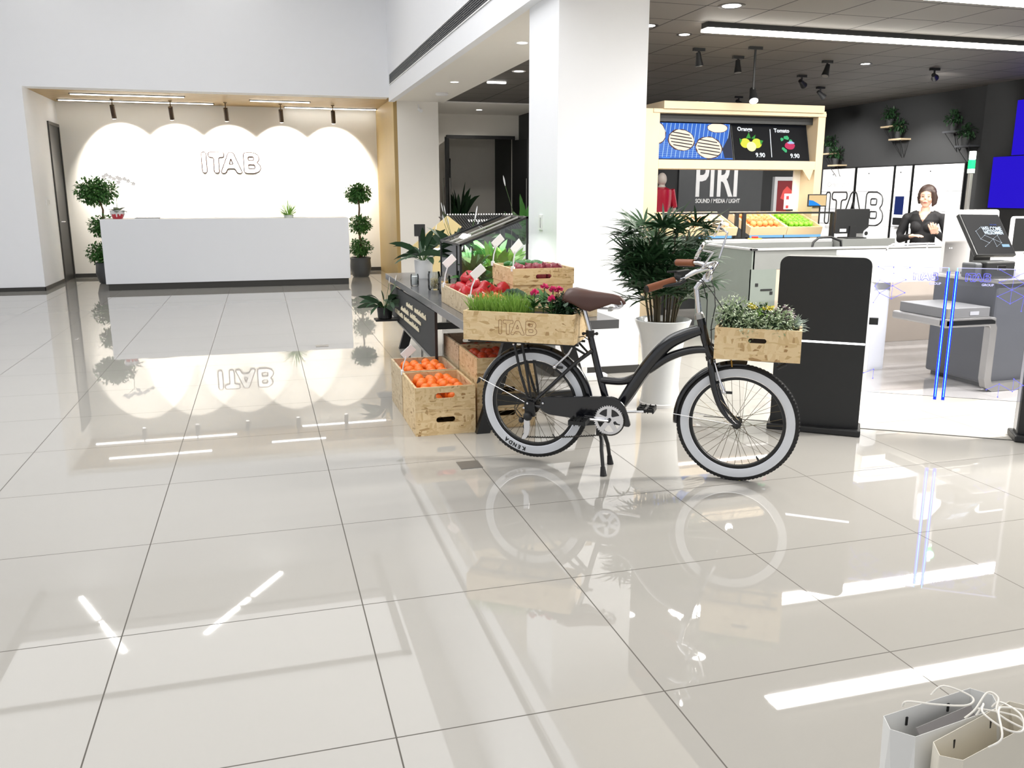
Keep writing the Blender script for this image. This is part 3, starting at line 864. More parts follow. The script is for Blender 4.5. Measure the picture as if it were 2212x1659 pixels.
# drive train
cg = MB()
pl_ = rounded([(.06, .385), (.455, .415), (.51, .385), (.555, .255), (.50, .262), (.40, .27), (.10, .29), (.055, .315)], .03)
cg.prism(pl_, (0, -.092, 0), (1, 0, 0), (0, 0, 1), (0, 1, 0), .022)
cgp = part('chain_guard', cg, m_frame, bike, bevel=.004)
part('chain_tensioner_plate', MB().lathe([(.0001, -.0935), (.021, -.0935)], (.492, 0, .292), 20, 'y', cap=False), m_chrome, cgp)
ch_ = MB().lathe([(.062, -.098), (.076, -.098), (.076, -.094), (.062, -.094), (.062, -.098)], (.437, 0, .288), 40, 'y', cap=False)
for k in range(5):
    a = 2 * PI * k / 5 + .3
    ch_.obox((.437 + .042 * math.cos(a), -.096, .288 + .042 * math.sin(a)), (math.cos(a), 0, math.sin(a)), (-math.sin(a), 0, math.cos(a)), (0, 1, 0), .05, .024, .005)
for k in range(40):
    a = 2 * PI * k / 40; ch_.obox((.437 + .078 * math.cos(a), -.096, .288 + .078 * math.sin(a)), (math.cos(a), 0, math.sin(a)), (-math.sin(a), 0, math.cos(a)), (0, 1, 0), .006, .005, .003)
ch_.lathe([(.0001, -.101), (.026, -.1), (.026, -.09)], (.437, 0, .288), 24, 'y', cap=False)
part('chainring', ch_, m_chrome, bike, smooth=True)
c1 = part('crank_arm', MB().tube([(.437, -.106, .289), (.30, -.112, .292)], [.015, .011], 10, flat=.6), m_chrome, bike, smooth=True)
part('crank_bolt', MB().lathe([(.011, -.115), (.011, -.11), (.0001, -.11)], (.437, 0, .289), 14, 'y'), m_black, c1)
c2 = part('crank_arm', MB().tube([(.437, .09, .287), (.585, .098, .300)], [.015, .011], 10, flat=.6), m_chrome, bike, smooth=True)


def pedal(c, s_):
    q = MB()
    for y in (-.045, 0, .045):
        q.obox(Vector(c) + Vector((0, y + s_ * .06, 0)), (1, 0, 0), (0, 1, 0), (0, 0, 1), .085, .008, .018)
    for x in (-.042, .042): q.obox(Vector(c) + Vector((x, s_ * .06, 0)), (1, 0, 0), (0, 1, 0), (0, 0, 1), .008, .098, .024)
    q.tube([Vector(c), Vector(c) + Vector((0, s_ * .105, 0))], .011, 8)
    for x in (-.04, -.013, .013, .04):
        for y in (-.045, .045): q.obox(Vector(c) + Vector((x, y + s_ * .06, 0)), (1, 0, 0), (0, 1, 0), (0, 0, 1), .005, .010, .03)
    return part('pedal', q, m_black, bike)


pedal((.295, -.118, .292), -1); pedal((.59, .104, .301), 1)
cn = MB(); pts = []
for k in range(66):
    t = k / 65; x = .42 - t * .44; z = .209 - .035 * math.sin(t * PI / 2) - .035 * t * .5
    cn.obox((x, -.096, z + (.0012 if k % 2 else -.0012)), Vector((1, 0, .1)).normalized(), (0, 1, 0), Vector((-.1, 0, 1)).normalized(), .0055, .006, .008 if k % 2 else .006)
for k in range(22):
    a = R(-105 + k * 6.2); cn.obox((.437 + .080 * math.cos(a), -.096, .288 + .080 * math.sin(a)), (-math.sin(a), 0, math.cos(a)), (0, 1, 0), (math.cos(a), 0, math.sin(a)), .0075, .006, .007)
part('chain', cn, mat('chain_steel', (60, 58, 54), .4, .7), bike)
cs = MB()
for k, r_ in enumerate((.046, .040, .034, .028, .023)): cs.lathe([(.012, -.050 - k * .004), (r_, -.050 - k * .004), (r_, -.052 - k * .004), (.012, -.052 - k * .004)], (0, 0, .325), 28, 'y', cap=False)
part('cassette', cs, mat('sprocket_steel', (70, 66, 60), .35, .8), bike)
dr = part('derailleur', MB().prism(rounded([(-.03, .26), (.0, .275), (.005, .215), (.0, .175), (-.02, .145), (-.045, .145), (-.028, .18)], .01), (0, -.108, 0), (1, 0, 0), (0, 0, 1), (0, 1, 0), .014), m_chrome, bike, bevel=.002)
part('derailleur_body', MB().ball((-.01, -.095, .272), .026).ball((-.045, -.10, .25), .016).prism(rounded([(-.03, .36), (.02, .35), (.03, .27), (-.03, .27)], .012), (0, -.09, 0), (1, 0, 0), (0, 0, 1), (0, 1, 0), .016), m_black, dr, smooth=True)
part('jockey_wheel', MB().lathe([(.004, -.099), (.017, -.099), (.017, -.095), (.004, -.095)], (-.022, 0, .165), 16, 'y').lathe([(.004, -.099), (.017, -.099), (.017, -.095), (.004, -.095)], (-.02, 0, .215), 16, 'y'), m_black, dr)
part('hub_guard', MB().tube(circ(-.02, .315, .062, 60, 250, 20, -.1), .0022, 6), m_black, bike)
part('gear_cable', MB().tube([(-.04, -.10, .27), (-.075, -.10, .31), (-.04, -.10, .375), (.03, -.08, .36)], .0025, 6), m_black, bike)
for p in ((-.012, .345), (-.032, .318), (.075, .352)):
    part('bolt', MB().lathe([(.0001, -.101), (.0055, -.1), (.006, -.094)], (p[0], 0, p[1]), 10, 'y', cap=False), m_chrome, bike)
for (a_, b_, c_) in (((.125, -.05, .545), (.20, -.052, .62), (.222, -.05, .66)), ((1.012, -.060, .475), (.985, -.058, .54), (.958, -.05, .62))):
    bk_ = part('brake_caliper', MB().tube([a_, b_, c_], [.008, .0065, .004], 8).ball(a_, .012), m_chrome, bike, smooth=True)
    part('brake_pad', MB().obox(Vector(a_) + Vector((.015, .014, -.004)), (1, 0, 0), (0, 1, 0), (0, 0, 1), .05, .014, .012), m_black, bk_)

# kickstand
kp = part('kickstand', MB().obox((.375, -.02, .235), (1, 0, 0), (0, 1, 0), (0, 0, 1), .035, .05, .10)
          .tube([(.375, -.03, .20), (.392, -.06, .17), (.402, -.10, .12), (.425, -.150, .018)], [.011, .011, .0105, .010], 10)
          .tube([(.385, -.0, .20), (.395, .01, .17), (.405, .035, .12), (.416, .055, .025)], [.011, .011, .0105, .010], 10), m_black, bike, smooth=True)
part('rubber_foot', MB().tube([(.419, -.139, .045), (.427, -.154, .0)], [.0125, .0185], 12), m_tyre, kp, smooth=True)
part('rubber_foot', MB().tube([(.413, .049, .050), (.418, .058, .0)], [.0125, .0185], 12), m_tyre, kp, smooth=True)
# rear luggage rack
rk = MB()
for y in (-1, 1):
    rk.tube([(-.36, y * .07, .668), (-.05, y * .075, .672), (.26, y * .07, .672)], .0065, 8)
    rk.tube([(-.095, y * .075, .668), (-.06, y * .07, .50), (-.012, y * .066, .35)], .008, 8)
    rk.tube([(-.05, y * .075, .668), (-.005, y * .07, .40), (.0, y * .066, .355)], .0075, 8)
    rk.tube([(.22, y * .07, .668), (.285, y * .03, .62)], .006, 8)
for x in (-.34, -.2, -.05, .1, .24): rk.tube([(x, -.07, .674), (x, .07, .674)], .005, 8)
rr_ = part('rear_rack', rk, m_black, bike, smooth=True)
part('bolt', MB().ball((-.095, -.084, .662), .007), m_chrome, rr_, smooth=True)
# front rack
fk2 = MB()
for y in (-1, 1):
    fk2.tube([(.93, y * .03, .70), (.98, y * .08, .655), (1.34, y * .08, .648)], .007, 8)
    fk2.tube([(1.30, y * .08, .640), (1.26, y * .07, .615)], .008, 8)
for x in (1.0, 1.15, 1.3): fk2.tube([(x, -.08, .65), (x, .08, .65)], .005, 8)
fk2.tube([(1.03, 0, .65), (1.03, 0, .63)], .006, 8)
part('front_rack', fk2, m_black, bike, smooth=True)
part('reflector_bolt', MB().tube([(1.035, -.03, .645), (1.042, -.03, .60)], .004, 8).ball((1.035, -.03, .652), .009), mat('brass', (170, 130, 60), .35, .8), bike, smooth=True)


# ------------------------------------------------------------------ crates
def crate_parts(t, L, W_, H, handle='x', slot=(.10, .03), m=None, th=.014, hz=None, sides=(True, True)):
    """open box, corner origin at its base centre; long sides along local x"""
    m = m or m_osb
    def wall(name, o, u, w, h, slot_on):
        if not slot_on:
            poly = [(0, 0), (w, 0), (w, h), (0, h)]
            return part(name, MB().prism(poly, o, u, (0, 0, 1), Vector(u).cross(Vector((0, 0, 1))), -th), m, t, bevel=.0012)
        c = w / 2; z = hz if hz else h * .62; a, b = slot[0] / 2, slot[1] / 2
        oval = []
        for k in range(16):
            an = 2 * PI * (k + .5) / 16
            oval.append((c + math.copysign(a - b, math.cos(an)) + b * math.cos(an), z + b * math.sin(an)))
        outer = []
        for x, y in oval:
            dx, dy = x - c, y - z
            k = min((w / 2) / abs(dx) if abs(dx) > 1e-6 else 9e9, ((h - z) if dy > 0 else z) / abs(dy) if abs(dy) > 1e-6 else 9e9)
            outer.append((c + dx * k, z + dy * k))
        # add true corners by snapping the nearest outer point
        for cx_, cy_ in ((0, 0), (w, 0), (w, h), (0, h)):
            i = min(range(16), key=lambda i: (outer[i][0] - cx_) ** 2 + (outer[i][1] - cy_) ** 2); outer[i] = (cx_, cy_)
        uu = Vector(u); zz = Vector((0, 0, 1)); nn = uu.cross(zz)
        o_ = Vector(o); q = MB(); P = []
        for lay in (0, -th):
            for ring in (oval, outer): P += [o_ + uu * x + zz * y + nn * lay for x, y in ring]
        F = []
        for k in range(16):
            k2 = (k + 1) % 16
            F += [(k, 16 + k, 16 + k2, k2), (32 + k, 32 + k2, 48 + k2, 48 + k), (k, k2, 32 + k2, 32 + k), (16 + k, 48 + k, 48 + k2, 16 + k2)]
        q.add(P, F)
        return part(name, q, m, t)
    wall('side_panel', (-L / 2, -W_ / 2, 0), (1, 0, 0), L, H, handle == 'x')
    wall('side_panel', (L / 2, W_ / 2, 0), (-1, 0, 0), L, H, handle == 'x')
    wall('end_panel', (L / 2, -W_ / 2 + th, 0), (0, 1, 0), W_ - 2 * th, H, handle == 'y')
    wall('end_panel', (-L / 2, W_ / 2 - th, 0), (0, -1, 0), W_ - 2 * th, H, handle == 'y')
    part('bottom_panel', MB().box(-L / 2 + th, L / 2 - th, -W_ / 2 + th, W_ / 2 - th, 0.002, .012), m, t)


def crate(lb, loc, L, W_, H, rotz=0, handle='x', cat='crate', name='wooden_crate', grp=None, m=None, **k):
    t = thing(name, lb, cat, loc, rotz, grp)
    crate_parts(t, L, W_, H, handle, m=m, **k)
    return t


BR_ = R(-34.78); bM = Matrix.Translation((1.386, 4.33, 0)) @ Matrix.Rotation(BR_, 4, 'Z')
def bw(x, y, z): return bM @ Vector((x, y, z))
rc = crate('long strand-board planter crate marked ITAB on the rear rack of the bicycle', bw(-.058, -.0, .681), .615, .26, .157, BR_, handle=None, name='planter_crate')
q = MB(); logo(q, (-.105, -.1303, .040), (1, 0, 0), (0, 0, 1), .076, .0011, 5)
part('engraved_logo', q, mat('burnt_engraving', (120, 66, 32), .7), rc)
part('soil', MB().box(-.29, .29, -.114, .114, .012, .135), m_soil, rc)
fc = crate('strand-board crate with a hand slot on the front rack of the bicycle', bw(1.160, 0.0, .655), .405, .26, .156, BR_, handle='x', slot=(.085, .024), hz=.098, name='planter_crate')
part('soil', MB().box(-.185, .185, -.114, .114, .012, .12), m_soil, fc)

# ------------------------------------------------------------------ plants growing in the bicycle crates
m_pink = mat('pink_petal', (222, 70, 130), .5, var=.2)
m_varieg = mat('variegated_leaf', (148, 166, 128), .5, var=.5, scale=45)
m_mint = mat('pale_leaf', (196, 208, 178), .5, var=.2, scale=40)
m_yellow = mat('yellow_petal', (214, 200, 60), .5, var=.2)
m_mauve = mat('dusky_leaf', (96, 78, 84), .5, var=.3)
m_sage = mat('sage_leaf', (140, 156, 142), .6, var=.15)


def crate_plant(par, lx, ly, z, name, lb, grp=None, cat='potted plant'):
    p = rmat(par) @ Vector((lx, ly, z))
    return thing(name, lb, cat, p, par.rotation_euler.z, grp)


for i, (lx, lb) in enumerate(((-.235, 'tuft of green grass at the rear end of the ITAB crate'), (-.13, 'tuft of green grass, second from the rear of the ITAB crate'), (-.03, 'tuft of green grass beside the pink flowers'))):
    t = crate_plant(rc, lx, 0, .133, 'grass_tuft', lb, 'grass tufts in the bicycle crate', 'grass')
    f = MB()
    for k in range(330):
        x, y = random.uniform(-.055, .055), random.uniform(-.10, .10)
        d = Vector((x * 4, y * 1.4, 1)) + rnd_dir() * .35; d.z = abs(d.z) + .3
        f.leaf((x, y, 0), d, rnd_dir(), random.uniform(.07, .125), .0032, random.uniform(.1, .8), 4)
    part('blades', f, m_grass, t)
for i, (lx, ly, h, lb) in enumerate(((.055, -.02, .115, 'pink ranunculus nearest the grass in the ITAB crate'), (.085, .06, .14, 'pink ranunculus standing tallest at the back of the ITAB crate'),
                                     (.145, .02, .13, 'pair of open pink ranunculus in the middle of the flower row'), (.16, -.05, .09, 'low pink ranunculus close to the front board of the ITAB crate'))):
    t = crate_plant(rc, lx, ly, .133, 'ranunculus', lb, 'pink flowers in the bicycle crate')
    part('stem', MB().tube([(0, 0, 0), (.005, 0, h)], .003, 6), m_gstem, t)
    f = MB()
    for k in range(14): f.leaf((0, 0, h * random.uniform(.1, .6)), rnd_dir(.1, .9), (0, 0, 1), random.uniform(.05, .09), .028, .5, 3)
    part('foliage', f, m_green, t)
    f = MB()
    for (ox, oy) in ((0, 0), (.03, .01)) if i == 2 else ((0, 0),):
        for k in range(26):
            d = rnd_dir(-.2, 1); f.leaf(Vector((.005 + ox, oy, h)) + d * .006, d, rnd_dir(), .022, .022, -.3, 2)
    part('blossom', f, m_pink, t)
for i, (lx, ly, lb, mm) in enumerate(((.205, .03, 'dark-leaved flowering plant with small peach buds behind the saddle', mat('peach_petal', (206, 170, 130), .5)),
                                      (.245, -.04, 'dark green bushy plant at the saddle end of the ITAB crate', m_green2))):
    t = crate_plant(rc, lx, ly, .133, 'bushy_plant', lb)
    part('foliage', leaf_cloud(MB(), (0, 0, .05), .07, 330, .032, .9, .6, .2), m_green2, t)
    part('bud_cluster', leaf_cloud(MB(), (-.02, 0, .11), .022, 60, .012, .8, .8, .3), mm, t)
for i, (lx, ly, h, r, lb) in enumerate(((-.125, .0, .085, .095, 'tall variegated shrub at the headset end of the front crate'), (-.045, -.06, .035, .075, 'low variegated shrub against the front board of the front crate'),
                                       (.095, -.045, .045, .085, 'variegated shrub with pale tips right of centre in the front crate'), (-.01, .06, .06, .08, 'dark green filler shrub at the back of the front crate'))):
    t = crate_plant(fc, lx, ly, .118, 'shrub', lb, 'shrubs in the front bicycle crate')
    part('foliage', leaf_cloud(MB(), (0, 0, h), r, 620, .022, .95, .5, .25), m_varieg if i < 3 else m_green2, t)
    part('inner_foliage', leaf_cloud(MB(), (0, 0, h - .01), r * .8, 300, .024, .9, .5, .1), m_green2, t)
    part('leaf_tips', leaf_cloud(MB(), (0, 0, h + .004), r * 1.04, 170, .016, .95, .55, .9), m_mint if i < 3 else m_varieg, t)
t = crate_plant(fc, .005, .035, .118, 'yellow_flower', 'small yellow-flowered plant in the middle of the front crate')
part('foliage', leaf_cloud(MB(), (0, 0, .055), .075, 330, .022, .9, .6, .2), m_lime, t)
f = MB()
for k in range(9): leaf_cloud(f, (random.uniform(-.055, .055), random.uniform(-.03, .03), .125 + random.uniform(-.008, .006)), .014, 34, .010, .6, .9, .4)
part('blossom', f, m_yellow, t)
t = crate_plant(fc, .10, .055, .118, 'bushy_plant', 'dusky purple-tinged plant at the far right corner of the front crate')
part('foliage', leaf_cloud(MB(), (0, 0, .07), .07, 330, .026, .95, .6, .25), m_mauve, t)
part('leaf_tips', leaf_cloud(MB(), (0, 0, .08), .072, 90, .014, .9, .7, .8), m_mint, t)
t = crate_plant(fc, .165, .0, .118, 'sage_plant', 'grey sage with long leaves leaning over the right edge of the front crate')
f = MB()
for k in range(22): f.leaf((0, random.uniform(-.05, .05), random.uniform(0, .06)), (random.uniform(.1, 1.1), random.uniform(-.5, .5), random.uniform(.1, .9)), (0, 0, 1), random.uniform(.05, .085), .018, .5, 4)
part('foliage', f, m_sage, t)

# ------------------------------------------------------------------ tall planter with palm
t = thing('potted_palm', 'bushy lady palm in a tall white ceramic planter behind the bicycle', 'potted palm', (2.63, 5.32, 0))
part('pot', MB().lathe([(.0001, 0), (.135, 0), (.14, .02), (.135, .05), (.125, .15), (.13, .28), (.145, .42), (.165, .52), (.19, .585), (.195, .60), (.185, .605), (.175, .59), (.16, .55), (.0001, .54)], seg=48, cap=False), mat('white_glazed_pot', (222, 224, 224), .22), t, smooth=True)
part('foot_ring', MB().lathe([(.142, 0), (.145, .022), (.14, .026), (.136, .024)], seg=48, cap=False), m_white, t, smooth=True)
part('soil', MB().lathe([(.17, .565), (.0001, .57)], seg=30, cap=False), m_soil, t)
st_ = MB(); fans = []
random.seed(21)
for k in range(20):
    a = random.uniform(0, 2 * PI); r0 = random.uniform(.02, .12); r1 = r0 + random.uniform(.0, .12); h = random.uniform(.85, 1.26)
    p0 = Vector((r0 * math.cos(a), r0 * math.sin(a), .56)); p1 = Vector((r1 * math.cos(a), r1 * math.sin(a), h))
    st_.tube([p0, p0.lerp(p1, .5) + Vector((random.uniform(-.01, .01), 0, 0)), p1], [.008, .007, .005], 6)
    for j in range(9):
        f_ = 1 - j * .078; fans.append((p0.lerp(p1, f_), a + random.uniform(-2.2, 2.2), random.uniform(.25, .95)))
for k in range(9):
    a = random.uniform(0, 2 * PI); fans.append((Vector((.1 * math.cos(a), .1 * math.sin(a), random.uniform(.62, .85))), a, random.uniform(.3, .9)))
part('cane', st_, mat('palm_cane', (64, 56, 36), .7), t)
f = MB(); pt = MB()
for c, a, el in fans:
    d = Vector((math.cos(a) * math.cos(el), math.sin(a) * math.cos(el), math.sin(el)))
    L = random.uniform(.10, .24); tip = c + d * L
    tip.z = min(tip.z, 1.24)
    hd = math.hypot(tip.x, tip.y)
    if hd > .32: tip.x *= .32 / hd; tip.y *= .32 / hd
    pt.tube([c, c.lerp(tip, .5) + Vector((0, 0, .015)), tip], .0022, 5)
    side = d.cross(Vector((0, 0, 1))).normalized(); up = side.cross(d)
    nb = random.randint(8, 11)
    for j in range(nb):
        th = (j / (nb - 1) - .5) * 2.9
        dd = (d * math.cos(th) + side * math.sin(th) + up * .12).normalized()
        f.leaf(tip, dd, up, random.uniform(.15, .24) * (1 - .25 * abs(th) / 1.5), .019, random.uniform(.2, .9), 4, fold=.15)
part('petiole', pt, m_gstem, t)
part('frond', f, m_palm, t)

# ------------------------------------------------------------------ display table
m_tab = mat('dark_grey_tabletop', (98, 98, 100), .22, var=.06)
t = thing('display_table', 'long dark grey display table carrying produce crates and plants', 'table', (1.6, 6.54, 0))
part('tabletop', MB().box(-.47, .465, -1.77, -.58, .645, .70), m_tab, t, bevel=.002)
part('tabletop', MB().box(-.47, .465, -.575, 1.77, .645, .70), m_tab, t, bevel=.002)
for y in (-1.60, 1.50):
    for s_ in (-1, 1):
        part('leg', MB().prism([(0, 0), (.085, 0), (.0 + .085 - .20 * -1, .645), (.20, .645)], (-.40 if s_ < 0 else .40, y - .02, 0), (-s_, 0, 0), (0, 0, 1), (0, 1, 0), .05), m_black, t)
    part('stretcher', MB().box(-.33, .33, y - .015, y + .02, .17, .235), m_black, t)
part('long_rail', MB().box(-.03, .03, -1.5, 1.4, .57, .63), m_black, t)

# black chalkboard trough along the table side
t = thing('chalkboard', 'black board with white handwriting slung along the long side of the display table', 'chalkboard', (1.13, 7.1, .2))
A_ = Vector((.0, -1.25, .44)); B_ = Vector((.0, .92, .42)); Cc = Vector((.01, .92, .13)); Dd = Vector((.02, -1.15, .06))
nrm = (B_ - A_).cross(Dd - A_).normalized()
if nrm.x > 0: nrm = -nrm
part('board', MB().add([A_, B_, Cc, Dd, A_ - nrm * .02, B_ - nrm * .02, Cc - nrm * .02, Dd - nrm * .02], [(0, 1, 2, 3), (7, 6, 5, 4), (0, 4, 5, 1), (1, 5, 6, 2), (2, 6, 7, 3), (3, 7, 4, 0)]), m_charcoal, t)
part('bottom_rail', MB().tube([Cc + nrm * .004, Dd + nrm * .004], .008, 8), m_steel, t)
ud = (A_ - B_).normalized(); vd = -nrm.cross(ud).normalized() if (-nrm.cross(ud)).z > 0 else nrm.cross(ud).normalized()
m_chalk = mat('chalk', (216, 206, 180), .8)
root = Vector((1.13, 7.1, .2))
random.seed(5)
for z_, segs in ((.20, ((7.71, 7.30), (7.20, 6.50))), (.265, ((7.36, 6.98), (6.88, 6.40))), (.335, ((7.06, 6.78), (6.66, 6.2)))):
    for ya, yb in segs:
        y = ya; wr = MB()
        while y > yb:
            p = Vector((-.002, y - 7.1, z_)); hh = random.uniform(.022, .040)
            wr.tube([p, p + Vector((0, -.01, hh)), p + Vector((0, -.022, hh * .5)), p + Vector((0, -.03, .0))], .0042, 4)
            y -= .045
        part('written_word', wr, m_chalk, t)


def spathy(name, lb, loc, n, L, pot=None, flowers=0, spread=.55, mm=None, seed=1):
    random.seed(seed)
    t = thing(name, lb, 'potted plant', loc)
    z0 = 0
    if pot:
        r, h, pm = pot; z0 = h * .9
        part('pot', MB().lathe([(.0001, 0), (r * .86, 0), (r * .9, .01), (r, h), (r * .93, h), (r * .9, h * .9), (.0001, h * .88)], seg=32, cap=False), pm, t, smooth=True)
    f = MB(); s_ = MB()
    for k in range(n):
        a = random.uniform(0, 2 * PI); el = random.uniform(.35, 1.35)
        d = Vector((math.cos(a) * math.cos(el) * spread * 1.8, math.sin(a) * math.cos(el) * spread * 1.8, math.sin(el))).normalized()
        q = Vector((0, 0, z0)) + d * L * random.uniform(.15, .45)
        s_.tube([(0, 0, z0), q], .0025, 5)
        f.leaf(q, d, rnd_dir(.3, 1), L * random.uniform(.5, .75), L * .17, random.uniform(.5, 1.4), 5)
    part('stem', s_, m_gstem, t)
    part('foliage', f, mm or m_green2, t)
    if flowers:
        g = MB(); h_ = MB()
        for k in range(flowers):
            a = random.uniform(0, 2 * PI); p = Vector((math.cos(a) * L * .35, math.sin(a) * L * .35, z0 + L * random.uniform(.75, 1.15)))
            h_.tube([(0, 0, z0), p], .002, 5); g.leaf(p, (math.cos(a) * .2, math.sin(a) * .2, 1), (1, 0, 0), L * .2, L * .11, 0, 4)
        part('flower_stalk', h_, m_gstem, t); part('blossom', g, m_white, t)
    return t


spathy('potted_plant', 'broad-leaved plant in a white pot at the far end of the display table', (1.40, 7.72, .70), 26, .34, (.085, .165, m_white), 1, .5, seed=3)
spathy('trailing_plant', 'leafy plant with grey-green leaves hanging at the far end of the chalkboard', (1.02, 7.62, .36), 34, .30, (.07, .10, m_black), 2, .9, seed=9)
part_ = part('shelf_bracket', MB().box(.93, 1.20, 7.55, 7.70, .34, .355).box(1.17, 1.19, 7.60, 7.65, .345, .66), m_black)
tag(part_, 'small black bracket shelf hung from the table edge under the trailing plant', 'shelf')
spathy('potted_plant', 'dark dracaena standing in the corridor behind the double doors', (3.95, 17.6, .0), 60, .62, (.17, .35, m_charcoal), 0, .45, seed=4).scale = (1, 1, 1.7)
spathy('peace_lily', 'peace lily with a white flower beside the right-hand column edge', (3.14, 10.3, .62), 22, .66, (.13, .22, m_white), 1, .35, mm=m_green, seed=6)
q = part('plant_stand', MB().box(3.01, 3.27, 10.17, 10.43, 0, .62), m_black, bevel=.01)
tag(q, 'black square plinth under the peace lily behind the big column', 'plinth')

# produce crates under the table
for (y, z, lb) in ((5.21, 0, 'closed strand-board crate on the floor, nearest the lobby, under the oranges'), (5.21, .152, 'front strand-board crate filled with oranges on the floor stack'),
                   (5.72, 0, 'lower strand-board crate of the second floor stack'), (5.72, .152, 'second strand-board crate of oranges behind the front one')):
    crate(lb, (1.018, y, z), .375, .485, .151, 0, 'x', grp='floor crates of oranges', m=m_osb if y < 5.5 else m_osb2, hz=.095, slot=(.12, .036))
for k in range(3):
    crate(('bottom', 'middle', 'top')[k] + ' strand-board crate of the three-high stack under the table' + (', holding red-orange fruit' if k == 2 else ''), (1.42, 5.27, k * .152), .38, .50, .151, 0, 'x', grp='stacked crates under the table', m=m_osb, hz=.095, slot=(.12, .036))
for k in range(3):
    crate(('bottom', 'middle', 'top')[k] + ' crate of the rear stack of three under the table', (1.42, 5.79, k * .152), .38, .50, .151, 0, 'x', grp='stacked crates under the table', m=m_osb2, hz=.095)


def fruit_proto(name, r, m, shape='round', stalk=None):
    t = bpy.data.objects.new(name, None)
    q = MB()
    if shape == 'round':
        q.lathe([(max(.0001, math.sin(PI * i / 10)) * r, -math.cos(PI * i / 10) * r * .94 - (.06 * r if i in (0, 10) else 0) * (1 if i == 10 else -1)) for i in range(11)], seg=16, cap=False)
    elif shape == 'onion':
        q.lathe([(.0001, -r * .9), (r * .3, -r * .85), (r * .8, -r * .5), (r, 0), (r * .85, r * .45), (r * .4, r * .8), (r * .14, r * 1.05), (.0001, r * 1.4)], seg=16, cap=False)
    elif shape == 'long':
        q.lathe([(.0001, -r * 2.3), (r * .6, -r * 2.0), (r * .9, -r), (r, 0), (r * .95, r), (r * .6, r * 1.9), (.0001, r * 2.2)], seg=14, cap=False)
    elif shape == 'pepper':
        n = 24; P = []
        for i, (rr, z) in enumerate(((.25, -1.0), (.62, -.95), (.9, -.5), (1.0, .1), (.95, .55), (.6, .85), (.2, .72), (.0001, .66))):
            P.append([(rr * r * (1 + .10 * math.cos(4 * 2 * PI * k / n)) * math.cos(2 * PI * k / n), rr * r * (1 + .10 * math.cos(4 * 2 * PI * k / n)) * math.sin(2 * PI * k / n), z * r) for k in range(n)])
        q.add([p for r_ in P for p in r_], [(i * n + k, i * n + (k + 1) % n, (i + 1) * n + (k + 1) % n, (i + 1) * n + k) for i in range(7) for k in range(n)])
    o = part(name, q, m, None, smooth=True)
    o.data.set_sharp_from_angle(angle=R(120))
    if stalk: part('stalk', MB().tube([(0, 0, r * .7 if shape == 'pepper' else r * .88), (r * .1, 0, r * (1.15 if shape == 'pepper' else 1.0))], r * .09, 6), stalk, o)
    bpy.data.objects.remove(t)
    return o


def fill(proto, pts, lb, cat, grp, tilt=None):
    out = []
    for i, (x, y, z) in enumerate(pts):
        o = proto if i == 0 else dup(proto)
        o.location = (x, y, z); o.rotation_euler = (random.uniform(-.9, .9) if tilt is None else tilt + random.uniform(-.15, .15), random.uniform(-.9, .9), random.uniform(0, 6))
        tag(o, lb, cat, grp); out.append(o)
    return out


def grid_pts(cx, cy, wx, wy, z, r, layers=2, jit=.15, slope=None):
    pts = []
    for l in range(layers):
        nx = max(1, int((wx - (l * r if l else 0)) / (2.02 * r))); ny = max(1, int((wy - (l * r if l else 0)) / (2.02 * r)))
        for i in range(nx):
            for j in range(ny):
                x = cx + (i - (nx - 1) / 2) * (wx - 2 * r) / max(1, nx - (0 if l else 1)) ; y = cy + (j - (ny - 1) / 2) * (wy - 2 * r) / max(1, ny - (0 if l else 1))
                zz = z + l * 1.5 * r
                if slope: zz += slope(x, y)
                pts.append((x + random.uniform(-1, 1) * r * jit, y + random.uniform(-1, 1) * r * jit, zz + random.uniform(-.5, .5) * r * jit))
    return pts


m_orange = mat('orange_peel', (250, 122, 36), .45, var=.1, scale=30, bump=.15)
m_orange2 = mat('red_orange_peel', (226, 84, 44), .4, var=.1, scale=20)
random.seed(11)
fill(fruit_proto('orange', .034, m_orange), grid_pts(1.018, 5.21, .34, .45, .152 + .066, .034, 2, .45), 'orange lying in the front crate of the floor stack', 'orange', 'oranges in the front crate')
fill(fruit_proto('orange', .034, m_orange), grid_pts(1.018, 5.72, .34, .45, .152 + .066, .034, 2, .45), 'orange lying in the second crate of the floor stack', 'orange', 'oranges in the second crate')
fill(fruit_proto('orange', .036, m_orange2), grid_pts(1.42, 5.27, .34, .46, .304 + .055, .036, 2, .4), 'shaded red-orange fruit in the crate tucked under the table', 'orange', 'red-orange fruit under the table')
fill(fruit_proto('orange', .036, m_orange2), grid_pts(1.42, 5.79, .34, .46, .304 + .05, .036, 1), 'shaded red-orange fruit in the rear crate under the table', 'orange', 'red-orange fruit at the back under the table')

